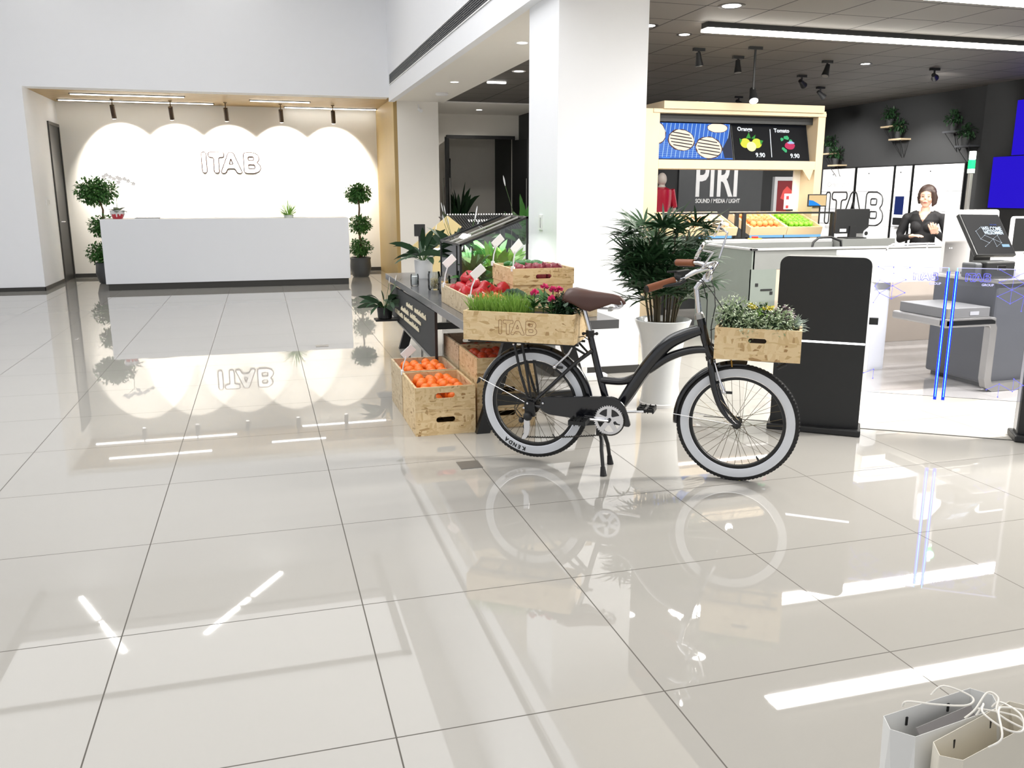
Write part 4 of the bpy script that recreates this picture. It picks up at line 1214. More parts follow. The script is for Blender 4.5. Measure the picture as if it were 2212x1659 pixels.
# crates on the table
cA = crate('long strand-board crate of peppers and tomatoes along the table edge', (1.59, 5.43, .701), .78, 1.02, .125, 0, None, m=m_osb2)
cB0 = crate('strand-board crate carrying the crate of onions', (1.76, 5.58, .715), .415, .50, .152, 0, None, m=m_osb)
cB = crate('strand-board crate with a dark hand slot holding red onions and cucumbers', (1.76, 5.58, .868), .42, .52, .105, 0, 'x', m=m_osb, hz=.052, slot=(.11, .03))
part('divider', MB().box(-.196, .196, .02, .032, .012, .10), m_osb, cB)
m_red = mat('pepper_red', (176, 22, 32), .22, var=.1)
m_redtom = mat('tomato_red', (196, 40, 34), .25, var=.1)
pp = [(1.30, 5.72, .80), (1.36, 5.62, .83), (1.29, 5.55, .79), (1.43, 5.70, .80), (1.47, 5.58, .80), (1.36, 5.74, .875), (1.41, 5.50, .82), (1.35, 5.42, .79), (1.50, 5.42, .82), (1.28, 5.80, .79)]
fill(fruit_proto('bell_pepper', .058, m_red, 'pepper', m_gstem), pp, 'glossy red bell pepper heaped in the long table crate', 'pepper', 'red bell peppers on the table')
fill(fruit_proto('tomato', .038, m_redtom, 'round', m_gstem), [(1.27, 5.46, .765), (1.30, 5.36, .76), (1.37, 5.32, .77), (1.27, 5.28, .755), (1.44, 5.34, .775), (1.33, 5.22, .76), (1.42, 5.24, .77)], 'red tomato below the peppers in the long table crate', 'tomato', 'tomatoes on the table')
m_broc = mat('broccoli_green', (40, 66, 44), .8, var=.4, scale=60, bump=.8)
t = thing('broccoli', 'dark green head of broccoli in the long table crate behind the grass', 'broccoli', (1.50, 5.14, .72))
part('stalk', MB().tube([(0, 0, 0), (0, 0, .09)], [.03, .045], 10), m_gstem, t)
f = MB()
for k in range(60):
    d = rnd_dir(.0, 1); f.ball(Vector((0, 0, .07)) + Vector((d.x * .075, d.y * .075, d.z * .065)), random.uniform(.014, .024), seg=7, rings=5)
part('floret_head', f, m_broc, t, smooth=True)
t = dup(t, (1.66, 5.20, .70), 1.3, 'smaller dark green head of broccoli next to the larger one'); t.scale = (.8, .8, .8)
m_carrot = mat('carrot_orange', (226, 90, 40), .45)
q = MB().tube([(0, -.11, 0), (0, -.05, 0), (0, .05, .0), (0, .09, .0)], [.006, .016, .022, .018], 12)
c_ = part('carrot', q, m_carrot, None, smooth=True)
part('leaf_stub', MB().tube([(0, .09, 0), (0, .12, .01)], .008, 6), m_gstem, c_)
for i, (x, y, z, a) in enumerate(((1.36, 5.06, .80, .9), (1.41, 5.02, .81, .6), (1.33, 5.12, .79, 1.2))):
    o = c_ if i == 0 else dup(c_)
    o.location = (x, y, z); o.rotation_euler = (.3, .1, a); tag(o, 'orange carrot lying at the near corner of the long table crate', 'carrot', 'carrots on the table')
m_onion = mat('red_onion_skin', (138, 52, 66), .3, var=.25, scale=12)
random.seed(4)
fill(fruit_proto('red_onion', .034, m_onion, 'onion'), grid_pts(1.76, 5.455, .38, .20, .868 + .05, .033, 2, .2), 'shiny red onion in the upper table crate', 'onion', 'red onions on the table')
m_cuc = mat('cucumber_green', (50, 112, 50), .3, var=.2)
fill(fruit_proto('cucumber', .023, m_cuc, 'long'), grid_pts(1.76, 5.71, .33, .20, .868 + .055, .034, 2, .3), 'green cucumber in the rear half of the upper table crate', 'cucumber', 'cucumbers on the table', PI / 2)


def price_tag(loc, lb, h=.12, lean=(.04, 0), rz=.3, sz=(.055, .095)):
    t = thing('price_tag_holder', lb, 'price tag holder', loc, rz, 'price tag holders on the crates')
    part('clip', MB().box(-.008, .008, -.014, .014, -.02, .012), m_white, t, bevel=.002)
    part('stalk', MB().tube([(0, 0, .0), (lean[0] * .3, 0, h * .5), (lean[0], 0, h)], .0045, 8), mat('clear_plastic', (225, 228, 230), .2) if 'clear_plastic' not in bpy.data.materials else bpy.data.materials['clear_plastic'], t, smooth=True)
    u = Vector((1, 0, .35)).normalized(); w = Vector((-.35, 0, 1)).normalized()
    c = Vector((lean[0] + .012, 0, h + .03))
    part('card_frame', MB().obox(c, (.75, -.1, .66), (0, 1, 0), (-.66, 0, .75), sz[1], .006, sz[0]), m_white, t, bevel=.004)
    return t


price_tag((.835, 5.47, .305), 'white price tag clipped to the left edge of the orange crates', .10, (.03, 0), .1)
price_tag((1.205, 5.86, .83), 'white price tag at the far corner of the pepper crate', .13, (.03, 0), .2)
price_tag((1.21, 5.10, .83), 'white price tag above the tomatoes at the near corner of the pepper crate', .12, (.04, 0), .1)
price_tag((1.555, 5.34, .975), 'white price tag at the front corner of the onion crate', .11, (.02, 0), .5)
price_tag((1.55, 5.83, .975), 'white price tag at the rear corner of the onion crate', .12, (.03, 0), .3)

# glass jars
m_glass = glassy('clear_glass', (250, 252, 252), .15)
m_pasta = mat('dry_pasta', (214, 166, 74), .5, var=.2, scale=60)
for i, (x, y, r, h, lb, full) in enumerate(((1.325, 6.42, .045, .135, 'glass jar two thirds full of golden pasta', .6), (1.30, 6.72, .05, .145, 'taller glass jar of pale grains behind the pasta jar', .5),
                                          (1.50, 6.45, .05, .05, 'low glass dish of pale snacks right of the pasta jar', .6), (1.20, 7.05, .035, .10, 'bright white candle glass left of the jars', .9))):
    t = thing('glass_jar', lb, 'jar', (x, y, .70), group='glass jars on the table')
    part('jar_body', MB().lathe([(.0001, .002), (r * .9, .002), (r, .012), (r, h * .85), (r * .9, h * .95), (r * .92, h), (r * .88, h), (r * .86, h * .93), (r * .95, h * .84), (r * .95, .014), (.0001, .008)], seg=28, cap=False), m_glass, t, smooth=True)
    f = MB()
    if i != 3:
        for k in range(150 if i == 0 else 110):
            d = rnd_dir(); rr = random.uniform(0, r * .78); a = random.uniform(0, 6.3)
            c = Vector((rr * math.cos(a), rr * math.sin(a), .014 + random.uniform(0, h * full)))
            f.tube([c - d * .009, c + d * .009], .0035, 5)
        part('contents', f, m_pasta if i == 0 else mat('pale_grain_%d' % i, (196, 180, 132), .6) , t)
    else: part('contents', MB().lathe([(.0001, .012), (r * .88, .012), (r * .88, h * .8), (.0001, h * .8)], seg=20, cap=False), m_white, t)

# glass growing case
t = thing('glass_terrarium', 'black-framed glass growing case with a sloping roof on the display table', 'terrarium', (1.72, 6.45, .70))
X0, X1, Y0, Y1, ZL, ZH = -.30, .22, -.17, .55, .375, .575
e = [((X0, Y0, 0), (X0, Y0, ZL)), ((X1, Y0, 0), (X1, Y0, ZH)), ((X0, Y1, 0), (X0, Y1, ZL)), ((X1, Y1, 0), (X1, Y1, ZH)), ((X0, Y0, ZL), (X1, Y0, ZH)), ((X0, Y1, ZL), (X1, Y1, ZH)),
     ((X0, Y0, ZL), (X0, Y1, ZL)), ((X1, Y0, ZH), (X1, Y1, ZH)), ((X0, Y0, .01), (X1, Y0, .01)), ((X0, Y0, .01), (X0, Y1, .01)), ((X1, Y0, .01), (X1, Y1, .01)), ((X0, Y1, .01), (X1, Y1, .01)), ((X0, Y0 + .12, 0), (X0, Y0 + .12, ZL))]
q = MB()
for a_, b_ in e:
    a_, b_ = Vector(a_), Vector(b_); dd = (b_ - a_).normalized(); up_ = Vector((0, 0, 1)) if abs(dd.z) < .9 else Vector((1, 0, 0))
    s_ = dd.cross(up_).normalized(); q.obox((a_ + b_) / 2, dd, s_, dd.cross(s_), (b_ - a_).length + .014, .016, .016)
part('frame', q, m_black, t)
for a_ in (.22, .42):
    P = [Vector((X0, Y0 + a_, ZL)), Vector((X1, Y0 + a_, ZH))]
    part('roof_bar', MB().tube(P, .006, 8), m_steel, t)
mt = glassy('case_glass', (246, 250, 250), .1)
part('side_pane', MB().add([(X0, Y0, .01), (X0, Y1, .01), (X0, Y1, ZL), (X0, Y0, ZL)], [(0, 1, 2, 3)]), mt, t, solid=.003)
part('roof_pane', MB().add([(X0, Y0, ZL), (X1, Y0, ZH), (X1, Y1, ZH), (X0, Y1, ZL)], [(0, 1, 2, 3)]), mt, t, solid=.003)
part('front_pane', MB().add([(X0, Y0, .01), (X1, Y0, .01), (X1, Y0, ZH), (X0, Y0, ZL)], [(0, 1, 2, 3)]), mt, t, solid=.003)
part('grow_light', MB().obox(Vector((X0 + .30, Y0 + .3, (ZL + ZH) / 2 - .012)), Vector((.52, 0, .2)).normalized(), (0, 1, 0), Vector((-.2, 0, .52)).normalized(), .36, .03, .012), m_glow, t)
area('grow_light_beam', (1.72 - .02, 6.75, 1.135), (.35, .25), 9, (1, 1, .96))
part('soil_tray', MB().box(X0 + .02, X1 - .02, Y0 + .02, Y1 - .02, .01, .06), m_black, t)
random.seed(8)
k_ = 0
for (x, y, L, mm, lb) in ((-.18, -.02, .26, m_green, 'green leafy plant at the low end inside the glass case'), (.0, .0, .34, m_lime, 'tall bright green plant in the middle of the glass case'),
                          (.12, .05, .32, m_lime, 'bright green plant by the tall end of the glass case'), (-.1, .28, .28, m_green, 'deep green plant at the back of the glass case'), (.08, .35, .34, m_green, 'tall plant at the back right of the glass case')):
    k_ += 1
    spathy('leafy_plant', lb, (1.72 + x, 6.45 + y, .762), 42, L, None, 2 if k_ == 4 else 0, .42, mm=mm, seed=30 + k_)
lp = spathy('peace_lily', 'dark peace lily with white flowers standing behind the glass case', (1.66, 7.35, .70), 34, .42, (.09, .14, m_white), 7, .5, seed=44)

# ------------------------------------------------------------------ entrance gates
GU, GN = td, Vector((-0.5637, -0.8262, 0)); Z = Vector((0, 0, 1)); su = Vector((0.790, -0.613, 0)); sn = Vector((-.613, -.790, 0))
t = thing('gate_pillar', 'tall black rounded gate pillar with a glowing white line, right of the bicycle', 'gate pillar', (3.23, 4.40, 0))
o_ = Vector((3.026, 4.561, 0)) - Vector((3.23, 4.40, 0))
o_.z = 0
poly = [(0, .03), (0, 1.03)] + [(.05 - .05 * math.cos(R(a)), 1.03 + .05 * math.sin(R(a))) for a in (15, 30, 45, 60, 75, 90)] + [(.47 + .05 * math.sin(R(a)), 1.03 + .05 * math.cos(R(a))) for a in (0, 15, 30, 45, 60, 75, 90)] + [(.52, .03)]
lo = [(x, z) for x, z in poly if True]
part('front_panel', MB().prism([(0, .03), (0, .560), (.52, .560), (.52, .03)], o_, su, Z, -sn, .02).prism([(0, .572)] + poly[1:-1] + [(.52, .572)], o_, su, Z, -sn, .02), m_black, t)
part('light_line', MB().obox(o_ + su * .26 + Z * .566 - sn * .004, su, Z, sn, .515, .011, .012), emis('gate_light', (255, 255, 255), 4), t)
part('side_shell', MB().prism(poly, o_ - sn * .02, su, Z, -sn, .13), mat('grey_metal_edge', (128, 130, 130), .4, .5), t)
part('base_plate', MB().obox(o_ + su * .26 + Z * .02 - sn * .06, su, sn, Z, .55, .22, .04), m_black, t, bevel=.008)
part('hinge', MB().obox(o_ + su * .555 + Z * .70 - sn * .07, su, sn, Z, .05, .03, .04), m_charcoal, t)
m_gate = glassy('gate_glass', (247, 248, 254), .05)
m_led = emis('blue_edge_light', (24, 44, 250), 3)
m_ledc = emis('blue_core_light', (90, 200, 255), 5)
m_etch = emis('etched_light', (120, 120, 255), 1.3)
m_etchb = emis('etched_pale', (205, 205, 255), 1.3)


def gate(lb, s0, s1, edge_at, nodes, lines, lg, grp):
    t = thing('glass_gate', lb, 'glass gate', tp + GU * s0 + Z * .0, 0, grp)
    b = -tp * 1.0 - GU * s0 * 1.0
    def P(s, z, k=0): return GU * (s - s0) + Z * z + GN * k
    part('pane', MB().obox(P((s0 + s1) / 2, .63), GU, Z, GN, s1 - s0, .78, .012), m_gate, t)
    part('edge_light', MB().obox(P(edge_at, .61), GU, Z, GN, .016, .78, .013), m_led, t)
    part('edge_core', MB().obox(P(edge_at, .63, .0075), GU, Z, GN, .0035, .78, .002), m_ledc, t)
    part('top_edge_light', MB().obox(P((s0 + s1) / 2, 1.021), GU, Z, GN, s1 - s0, .003, .012), m_etchb, t)
    q = MB()
    for i, j in lines: q.tube([P(*nodes[i], .0075), P(*nodes[j], .0075)], .0011, 4)
    for nd in nodes: q.ball(P(*nd, .0075), .0036, seg=8, rings=6)
    part('etched_lattice', q, m_etch, t)
    q = MB(); logo(q, P(lg[0], lg[1], .0075), GU, Z, .048, .0018, 5)
    part('etched_logo', q, m_etch, t)
    text('etched_lettering', 'GROUP', .019, P(lg[0] + .088, lg[1] - .024, .0075) + tp + GU * s0, GU, Z, m_etchb, t, .0006, bold=.0006)
    return t


nl = [(.125, 1.017), (.04, 1.017), (.215, 1.017), (.129, .981), (.200, .944), (.055, .937), (.129, .906), (.060, .859), (.200, .866), (.129, .827), (.03, .90), (.03, .80), (.011, .36), (.067, .387), (.067, .33)]
gate('left-hand glass gate with blue glowing edge, etched logo and triangles', .03, .427, .427, nl, [(0, 3), (1, 3), (2, 3), (3, 4), (3, 5), (4, 6), (5, 6), (3, 6), (6, 7), (6, 8), (7, 9), (8, 9), (6, 9), (5, 10), (7, 10), (7, 11), (12, 13), (13, 14)], (.240, .944), 'glass gates')
nr = [(.695, 1.017), (.772, 1.017), (.772, .975), (.699, .943), (.768, .902), (.698, .862), (.768, .821), (.836, .867), (.828, .942), (.848, 1.017), (.70, .302), (.765, .341), (.765, .262), (.838, .301), (.838, .377), (.89, .341), (.83, .78)]
gate('right-hand glass gate with blue glowing edge, over the dark grey kiosk', .472, .90, .472, nr, [(0, 2), (1, 2), (9, 2), (2, 3), (2, 4), (2, 8), (3, 4), (4, 5), (4, 8), (4, 6), (5, 6), (6, 7), (4, 7), (7, 16), (10, 11), (11, 12), (11, 13), (13, 14), (14, 15), (13, 15)], (.520, .944), 'glass gates')
t = thing('gate_pillar', 'black gate pillar cut off at the right edge of the photo', 'gate pillar', tuple(tp + GU * 1.13))
part('front_panel', MB().prism([(.0, .03), (.0, 1.03), (.05, 1.08), (.42, 1.08), (.47, 1.03), (.47, .03)], -GU * .235 - GN * .0, GU, Z, -GN, .11), m_black, t, bevel=.006)
part('base_plate', MB().obox(Z * .02 - GN * -.0 - GN * .055, GU, GN, Z, .51, .2, .04), m_black, t, bevel=.008)
part('side_edge', MB().obox(-GU * .237 - GN * .05 + Z * .55, GU, GN, Z, .004, .06, .98), m_alu, t)

# ------------------------------------------------------------------ self-service kiosk
m_dgrey = mat('dark_grey_metal', (82, 84, 88), .4, .3)
t = thing('kiosk_pedestal', 'dark grey kiosk pedestal with a bent steel frame carrying a scale tray', 'kiosk', (5.6, 5.35, 0))
part('body', MB().box(-.40, .55, -.30, .33, .035, .83), m_dgrey, t, bevel=.02)
part('toe_kick', MB().box(-.36, .5, -.27, .30, 0, .035), m_black, t)
part('worktop', MB().box(-.41, .56, -.32, .34, .80, .832), m_steel, t, bevel=.006)
fr_ = []
for y in (-.385,):
    path = [(-.91, .535), (-.52, .535), (-.485, .52), (-.47, .485), (-.47, .10), (-.455, .055), (-.42, .035), (.5, .035)]
    P_ = []
    for i, (x, z) in enumerate(path):
        a_ = Vector(path[max(0, i - 1)]); b_ = Vector(path[min(len(path) - 1, i + 1)]); dd = (b_ - a_).normalized(); nn_ = Vector((-dd.y, dd.x))
        P_.append((Vector((x, z)) + nn_ * .032, Vector((x, z)) - nn_ * .032))
    q = MB(); n = len(P_); V = []
    for (a_, b_) in P_:
        V += [(a_.x, y, a_.y), (b_.x, y, b_.y), (b_.x, y + .06, b_.y), (a_.x, y + .06, a_.y)]
    F = [(0, 1, 2, 3), tuple(4 * (n - 1) + k for k in (3, 2, 1, 0))]
    for i in range(n - 1):
        for k in range(4): F.append((4 * i + k, 4 * (i + 1) + k, 4 * (i + 1) + (k + 1) % 4, 4 * i + (k + 1) % 4))
    q.add(V, F)
    part('bent_frame', q, m_steel, t, bevel=.004)
part('tray', MB().box(-.91, -.45, -.385, .17, .505, .565), m_steel, t, bevel=.012)
sc_ = part('scale_box', MB().box(-.885, -.50, -.36, .12, .567, .64), mat('scale_grey', (122, 122, 120), .4, .3), t, bevel=.004)
part('label_plate', MB().box(-.68, -.60, -.363, -.36, .585, .612), m_alu, sc_)
t = thing('kiosk_screen_board', 'tall pale grey board standing behind the welcome screen', 'kiosk board', (5.56, 5.72, 0))
part('panel', MB().prism(rounded([(-.25, .66), (-.25, 1.325), (.26, 1.325), (.26, .66)], .03), (0, 0, 0), (1, 0, 0), Z, (0, 1, 0), .035), mat('pale_grey_laminate', (206, 203, 203), .4), t)
part('mount', MB().box(-.22, .22, .005, .03, 0.62, .66).box(-.02, .02, .0, .03, 0.835, .9), m_alu, t)
part('support_column', MB().box(-.06, .06, .035, .08, 0, 1.1), m_dgrey, t)
part('indicator', MB().ball((-.20, -.001, 1.02), .004, seg=8, rings=6).ball((-.18, -.001, 1.02), .004, seg=8, rings=6), m_glow, t)
t = thing('light_mast', 'slim metal mast with a lit green and white beacon', 'light mast', (5.60, 5.84, 0))
part('pole', MB().box(-.014, .014, -.014, .014, 0, 1.62), m_steel, t, bevel=.003)
part('beacon_socket', MB().box(-.02, .02, -.02, .02, 1.615, 1.65), m_alu, t)
part('green_light', MB().box(-.02, .02, -.02, .02, 1.65, 1.72), emis('beacon_green', (30, 255, 120), 2.5), t, bevel=.005)
part('white_cap', MB().box(-.02, .02, -.02, .02, 1.72, 1.79), mat('beacon_white', (225, 235, 232), .3), t, bevel=.006)
l = bpy.data.lights.new('beacon_glow', 'POINT'); l.energy = 1.5; l.color = (.2, 1, .5); l.shadow_soft_size = .03
lo_ = bpy.data.objects.new('beacon_glow', l); C.objects.link(lo_); lo_.location = (5.57, 5.78, 1.70)

TL, TR, BRr, BL = Vector((5.225, 5.47, 1.30)), Vector((5.640, 5.50, 1.285)), Vector((5.54, 5.28, 1.0)), Vector((5.145, 5.26, 1.0))
t = thing('touch_screen', 'black touch screen reading WELCOME WILLKOMMEN on the kiosk', 'screen', (5.38, 5.40, .832))
c0 = (TL + TR + BRr + BL) / 4; su_ = ((TR - TL) + (BRr - BL)).normalized(); sv_ = ((TL - BL) + (TR - BRr)); sv_ = (sv_ - su_ * sv_.dot(su_)).normalized(); sw_ = su_.cross(sv_)
w_, h_ = .405, .375
loc_ = Vector((5.38, 5.40, .832))
part('housing', MB().obox(c0 - loc_ - sw_ * .02, su_, sv_, sw_, w_, h_, .036), m_black, t, bevel=.008)
part('display', MB().obox(c0 - loc_, su_, sv_, sw_, w_ * .94, h_ * .94, .002), emis('screen_black', (16, 20, 30), .8), t)
m_scw = emis('screen_white', (225, 240, 255), 1.4); m_scb = emis('screen_blue', (60, 90, 170), 1.0)
def S(x, y, k=.003): return c0 + su_ * x + sv_ * y + sw_ * k
for s_, x, y, z_, sx_ in (('WELCOME', -.045, .030, .052, .80), ('WILLKOMMEN', -.038, -.003, .042, .70)):
    text('screen_lettering', s_, z_, S(x, y), su_, sv_, m_scw, t, .0003, sx=sx_, bold=.0012)
text('screen_lettering', 'WELCOME', .018, S(.055, .078), su_, sv_, m_scb, t, .0003, sx=.8)
nd = [(-.06, .055), (-.115, .025), (-.10, -.045), (-.045, -.012), (-.03, -.08), (-.085, -.112), (.025, -.045), (.085, -.012), (.095, -.08), (.03, -.112)]
q = MB()
for i, j in ((0, 1), (1, 2), (2, 3), (2, 4), (3, 6), (4, 6), (4, 5), (6, 7), (7, 8), (6, 8), (6, 9), (8, 9)): q.tube([S(*nd[i]) - loc_, S(*nd[j]) - loc_], .0006, 4)
for p in nd: q.ball(S(*p) - loc_, .0028, seg=6, rings=4)
part('screen_pattern', q, m_scw, t)
part('screen_button', MB().obox(S(.125, -.105) - loc_, su_, sv_, sw_, .075, .024, .001), emis('button_blue', (170, 215, 250), 1.0), t)
part('stand', MB().obox(c0 - loc_ - sw_ * .06 - Z * .10, (1, 0, 0), (0, 1, 0), Z, .16, .05, .22).box(-.1, .1, 0, .1, 0, .02), m_black, t, bevel=.005)
t = thing('card_terminal', 'black card reader box with a metal slot below the welcome screen', 'card reader', (5.25, 5.19, .832))
part('body', MB().box(-.10, .17, -.07, .08, 0, .125), m_black, t, bevel=.012)
part('side_body', MB().box(-.17, -.10, -.04, .10, 0, .115), m_dgrey, t, bevel=.015)
part('slot', MB().box(.0, .08, -.074, -.07, .06, .095), m_chrome, t, bevel=.003)
t = thing('kiosk_terminal', 'white-framed dark terminal screen at the right edge beyond the kiosk', 'screen', (6.02, 5.60, .832))
part('bezel', MB().prism(rounded([(-.17, .14), (-.17, .44), (.2, .44), (.2, .14)], .03), (0, 0, 0), (1, 0, 0), Z, (0, 1, 0), .03), m_white, t)
part('display', MB().box(-.155, .18, -.004, 0, .16, .425), m_black, t)
part('stand', MB().box(-.03, .06, .0, .03, 0, .15), m_white, t)
t = thing('bag_hook', 'thin black wire hook standing on the kiosk worktop', 'hook', (5.72, 5.15, .832))
part('wire', MB().tube([(-.09, 0, .006), (-.05, 0, .006), (-.045, 0, .07), (.045, 0, .07), (.05, 0, .006), (.14, 0, .006)], .0035, 6), m_black, t)

# white glowing desk
t = thing('white_desk', 'white desk with a rounded leg behind the black gate pillar', 'desk', (5.8, 6.1, 0))
part('desk_top', MB().box(-1.02, 1.3, -.25, .28, .93, .975), m_desk, t, bevel=.006)
part('light_band', MB().box(-1.0, 1.28, -.255, -.25, .85, .93), emis('desk_light_band', (255, 253, 248), 1.6), t)
part('apron', MB().box(-.98, 1.25, -.24, .25, .74, .93), mat('light_grey_metal', (196, 194, 190), .4), t)
part('leg', MB().prism(rounded([(-.11, -.16), (.11, -.16), (.11, .16), (-.11, .16)], .09, 8), (-.88, -.02, 0), (1, 0, 0), (0, 1, 0), (0, 0, 1), .75), m_desk, t, smooth=True)
part('leg', MB().prism(rounded([(-.11, -.16), (.11, -.16), (.11, .16), (-.11, .16)], .09, 8), (1.1, .02, 0), (1, 0, 0), (0, 1, 0), (0, 0, 1), .75), m_desk, t, smooth=True)
area('desk_band_light', (5.6, 5.82, .88), (2.0, .06), 22, (1, .99, .97), (R(78), 0, 0))
t = thing('wire_basket_rail', 'bent chrome rail on top of the white desk', 'rail', (5.55, 6.18, .975))
part('rail', MB().tube([(-.42, 0, 0), (-.40, 0, .035), (-.36, 0, .055), (.40, 0, .055), (.44, 0, .035), (.46, 0, 0)], .007, 8).tube([(0, 0, 0), (0, 0, .055)], .006, 8).tube([(.28, 0, 0), (.28, 0, .055)], .006, 8), m_chrome, t, smooth=True)

# grey checkout counter
m_cgrey = mat('counter_grey', (126, 128, 126), .35)
m_beige = mat('counter_beige', (182, 170, 154), .45)
t = thing('checkout_counter', 'grey checkout counter with a recessed belt and pale panels behind the palm', 'checkout counter', (5.2, 7.4, 0))
part('front_band', MB().prism(rounded([(-.82, -.35), (1.8, -.35), (1.8, -.33), (-.80, -.33)], .005), (0, 0, .76), (1, 0, 0), (0, 1, 0), Z, .19), m_cgrey, t)
part('rim', MB().box(-.84, 1.8, -.37, -.32, .935, .955).box(-.84, -.78, -.37, .55, .935, .955).box(-.84, .68, .53, .72, .95, .985), m_alu, t, bevel=.004)
part('end_panel', MB().box(-.83, -.80, -.35, .7, 0, .94).box(-.83, -.56, -.352, -.33, 0, .76), mat('grey_green_panel', (120, 128, 122), .4), t)
part('belt', MB().box(-.78, .75, -.32, .5, .86, .88), m_charcoal, t)
part('front_panel', MB().box(-.56, -.39, -.345, -.33, 0, .76).box(-.385, .1, -.345, -.33, 0, .76).box(.105, 1.8, -.345, -.33, 0, .76), m_beige, t, bevel=.003)
part('panel_rib', MB().box(-.42, -.37, -.36, -.33, 0, .76), m_wood, t)
part('back_panel', MB().box(-.82, .68, .52, .56, 0, .95), m_cgrey, t)
part('side_worktop', MB().box(.8, 1.8, -.33, .05, .90, .93), m_cgrey, t)
part('seam', MB().box(.285, .289, -.3525, -.35, .76, .95), m_black, t)
for x, z in ((-.78, .60), (-.62, .52)): part('screw_cap', MB().box(x, x + .03, -.356, -.352, z, z + .03), m_black, t)
part('handle', MB().box(-.72, -.60, -.36, -.352, .56, .575), m_black, t)
t = thing('monitor', 'black desktop monitor seen from behind on the checkout counter', 'monitor', (6.13, 7.94, 0.985))
part('screen_back', MB().prism(rounded([(-.215, .05), (-.215, .31), (.205, .31), (.205, .05)], .015), (0, 0, 0), (1, 0, 0), Z, (0, 1, 0), .035), m_black, t, bevel=.004)
part('neck', MB().box(-.045, .04, -.02, .02, 0, .13), m_black, t)
part('base', MB().box(-.12, .12, -.09, .09, 0, .012), m_black, t, bevel=.004)
part('sticker', MB().box(-.16, -.08, -.003, 0, .07, .10), m_white, t)
q = part('counter_box', MB().box(5.9, 6.56, 7.78, 8.16, .0, .984), m_cgrey)
tag(q, 'grey counter block carrying the monitor', 'counter')
t = thing('receipt_printer', 'white receipt printer with a dark roll slot beside the monitor', 'printer', (6.40, 7.93, .985))
part('body', MB().prism(rounded([(-.13, 0), (-.13, .07), (-.06, .12), (.08, .12), (.13, .06), (.13, 0)], .02), (0, 0, 0), (1, 0, 0), Z, (0, 1, 0), .12), m_desk, t)
part('roll_knob', MB().lathe([(.0001, -.004), (.022, -.004), (.022, 0)], (-.10, 0, .05), 14, 'y'), m_black, t)
t = thing('stop_button', 'red emergency button on a yellow base on the counter rim', 'button', (4.98, 8.0, .985))
part('base', MB().box(-.06, .06, -.04, .04, 0, .012), mat('yellow_plastic', (232, 186, 84), .4), t)
part('push_button', MB().lathe([(.0001, .03), (.035, .03), (.035, .012)], seg=18), mat('red_plastic', (216, 44, 34), .35), t)
t = thing('bag_arch', 'low black arched rail on the counter left of the monitor', 'rail', (5.46, 7.5, .885))
part('arch', MB().tube([(-.14, 0, .0), (-.12, 0, .09), (-.06, 0, .135), (.08, 0, .14), (.20, 0, .10), (.22, 0, 0)], .012, 8), m_black, t, smooth=True)

# ------------------------------------------------------------------ menu stand
t = thing('menu_stand', 'birch wood market stand framing the menu screens', 'market stand', (5.14, 8.67, 0))
part('side_board', MB().box(-1.15, -.98, 0, .32, 0, 2.34), m_wood, t, bevel=.003)
part('side_board', MB().box(.98, 1.075, 0, .32, 0, 2.36), m_wood, t, bevel=.003)
part('header_board', MB().box(-1.06, 1.075, -.01, .5, 2.30, 2.34).box(-.95, 1.03, -.03, .46, 2.34, 2.42), m_wood, t, bevel=.003)
part('cross_board', MB().box(-.98, .98, .0, .30, 1.72, 1.815), m_wood, t, bevel=.003)
part('light_recess', MB().box(-.98, .98, .10, .12, 2.22, 2.30), m_black, t)
part('bracket', MB().prism([(0, 1.72), (.10, 1.60), (.14, 1.72)], (.82, .0, 0), (1, 0, 0), Z, (0, 1, 0), .03), m_wood, t)
part('inner_panel', MB().box(.90, .98, .27, .30, 1.0, 1.72), m_warmwhite, t)
m_scr = emis('menu_black', (14, 16, 22), 1.0)


def screen(lb, x0, x1):
    """leaning menu screen; returns the thing and a map from (0..1, 0..1) to a local point"""
    t = thing('menu_screen', lb, 'screen', ((x0 + x1) / 2, 8.80, 1.815), group='menu screens')
    w = x1 - x0; up = Vector((0, .12, .42)).normalized(); H_ = .425; nn_ = Vector((0, -.42, .12)).normalized()
    def Q(a, b, k=.003): return Vector((-w / 2 + a * w, -.08, 0)) + up * (b * H_) + nn_ * k
    part('housing', MB().obox(Q(.5, .5, -.02), (1, 0, 0), up, nn_, w, H_, .035), m_black, t)
    part('display', MB().obox(Q(.5, .5, -.001), (1, 0, 0), up, nn_, w * .985, H_ * .96, .003), m_scr, t)
    return t, Q, up, nn_


def flat(mb, Q, pts, k):  # polygon on the screen
    mb.add([Q(x, y, k) for x, y in pts], [tuple(range(len(pts)))]); return mb


def blob(cx, cy, rx, ry, n=22, jit=.0, rot=0):
    return [(cx + rx * (1 + random.uniform(-jit, jit)) * math.cos(2 * PI * i / n + rot), cy + ry * (1 + random.uniform(-jit, jit)) * math.sin(2 * PI * i / n + rot)) for i in range(n)]


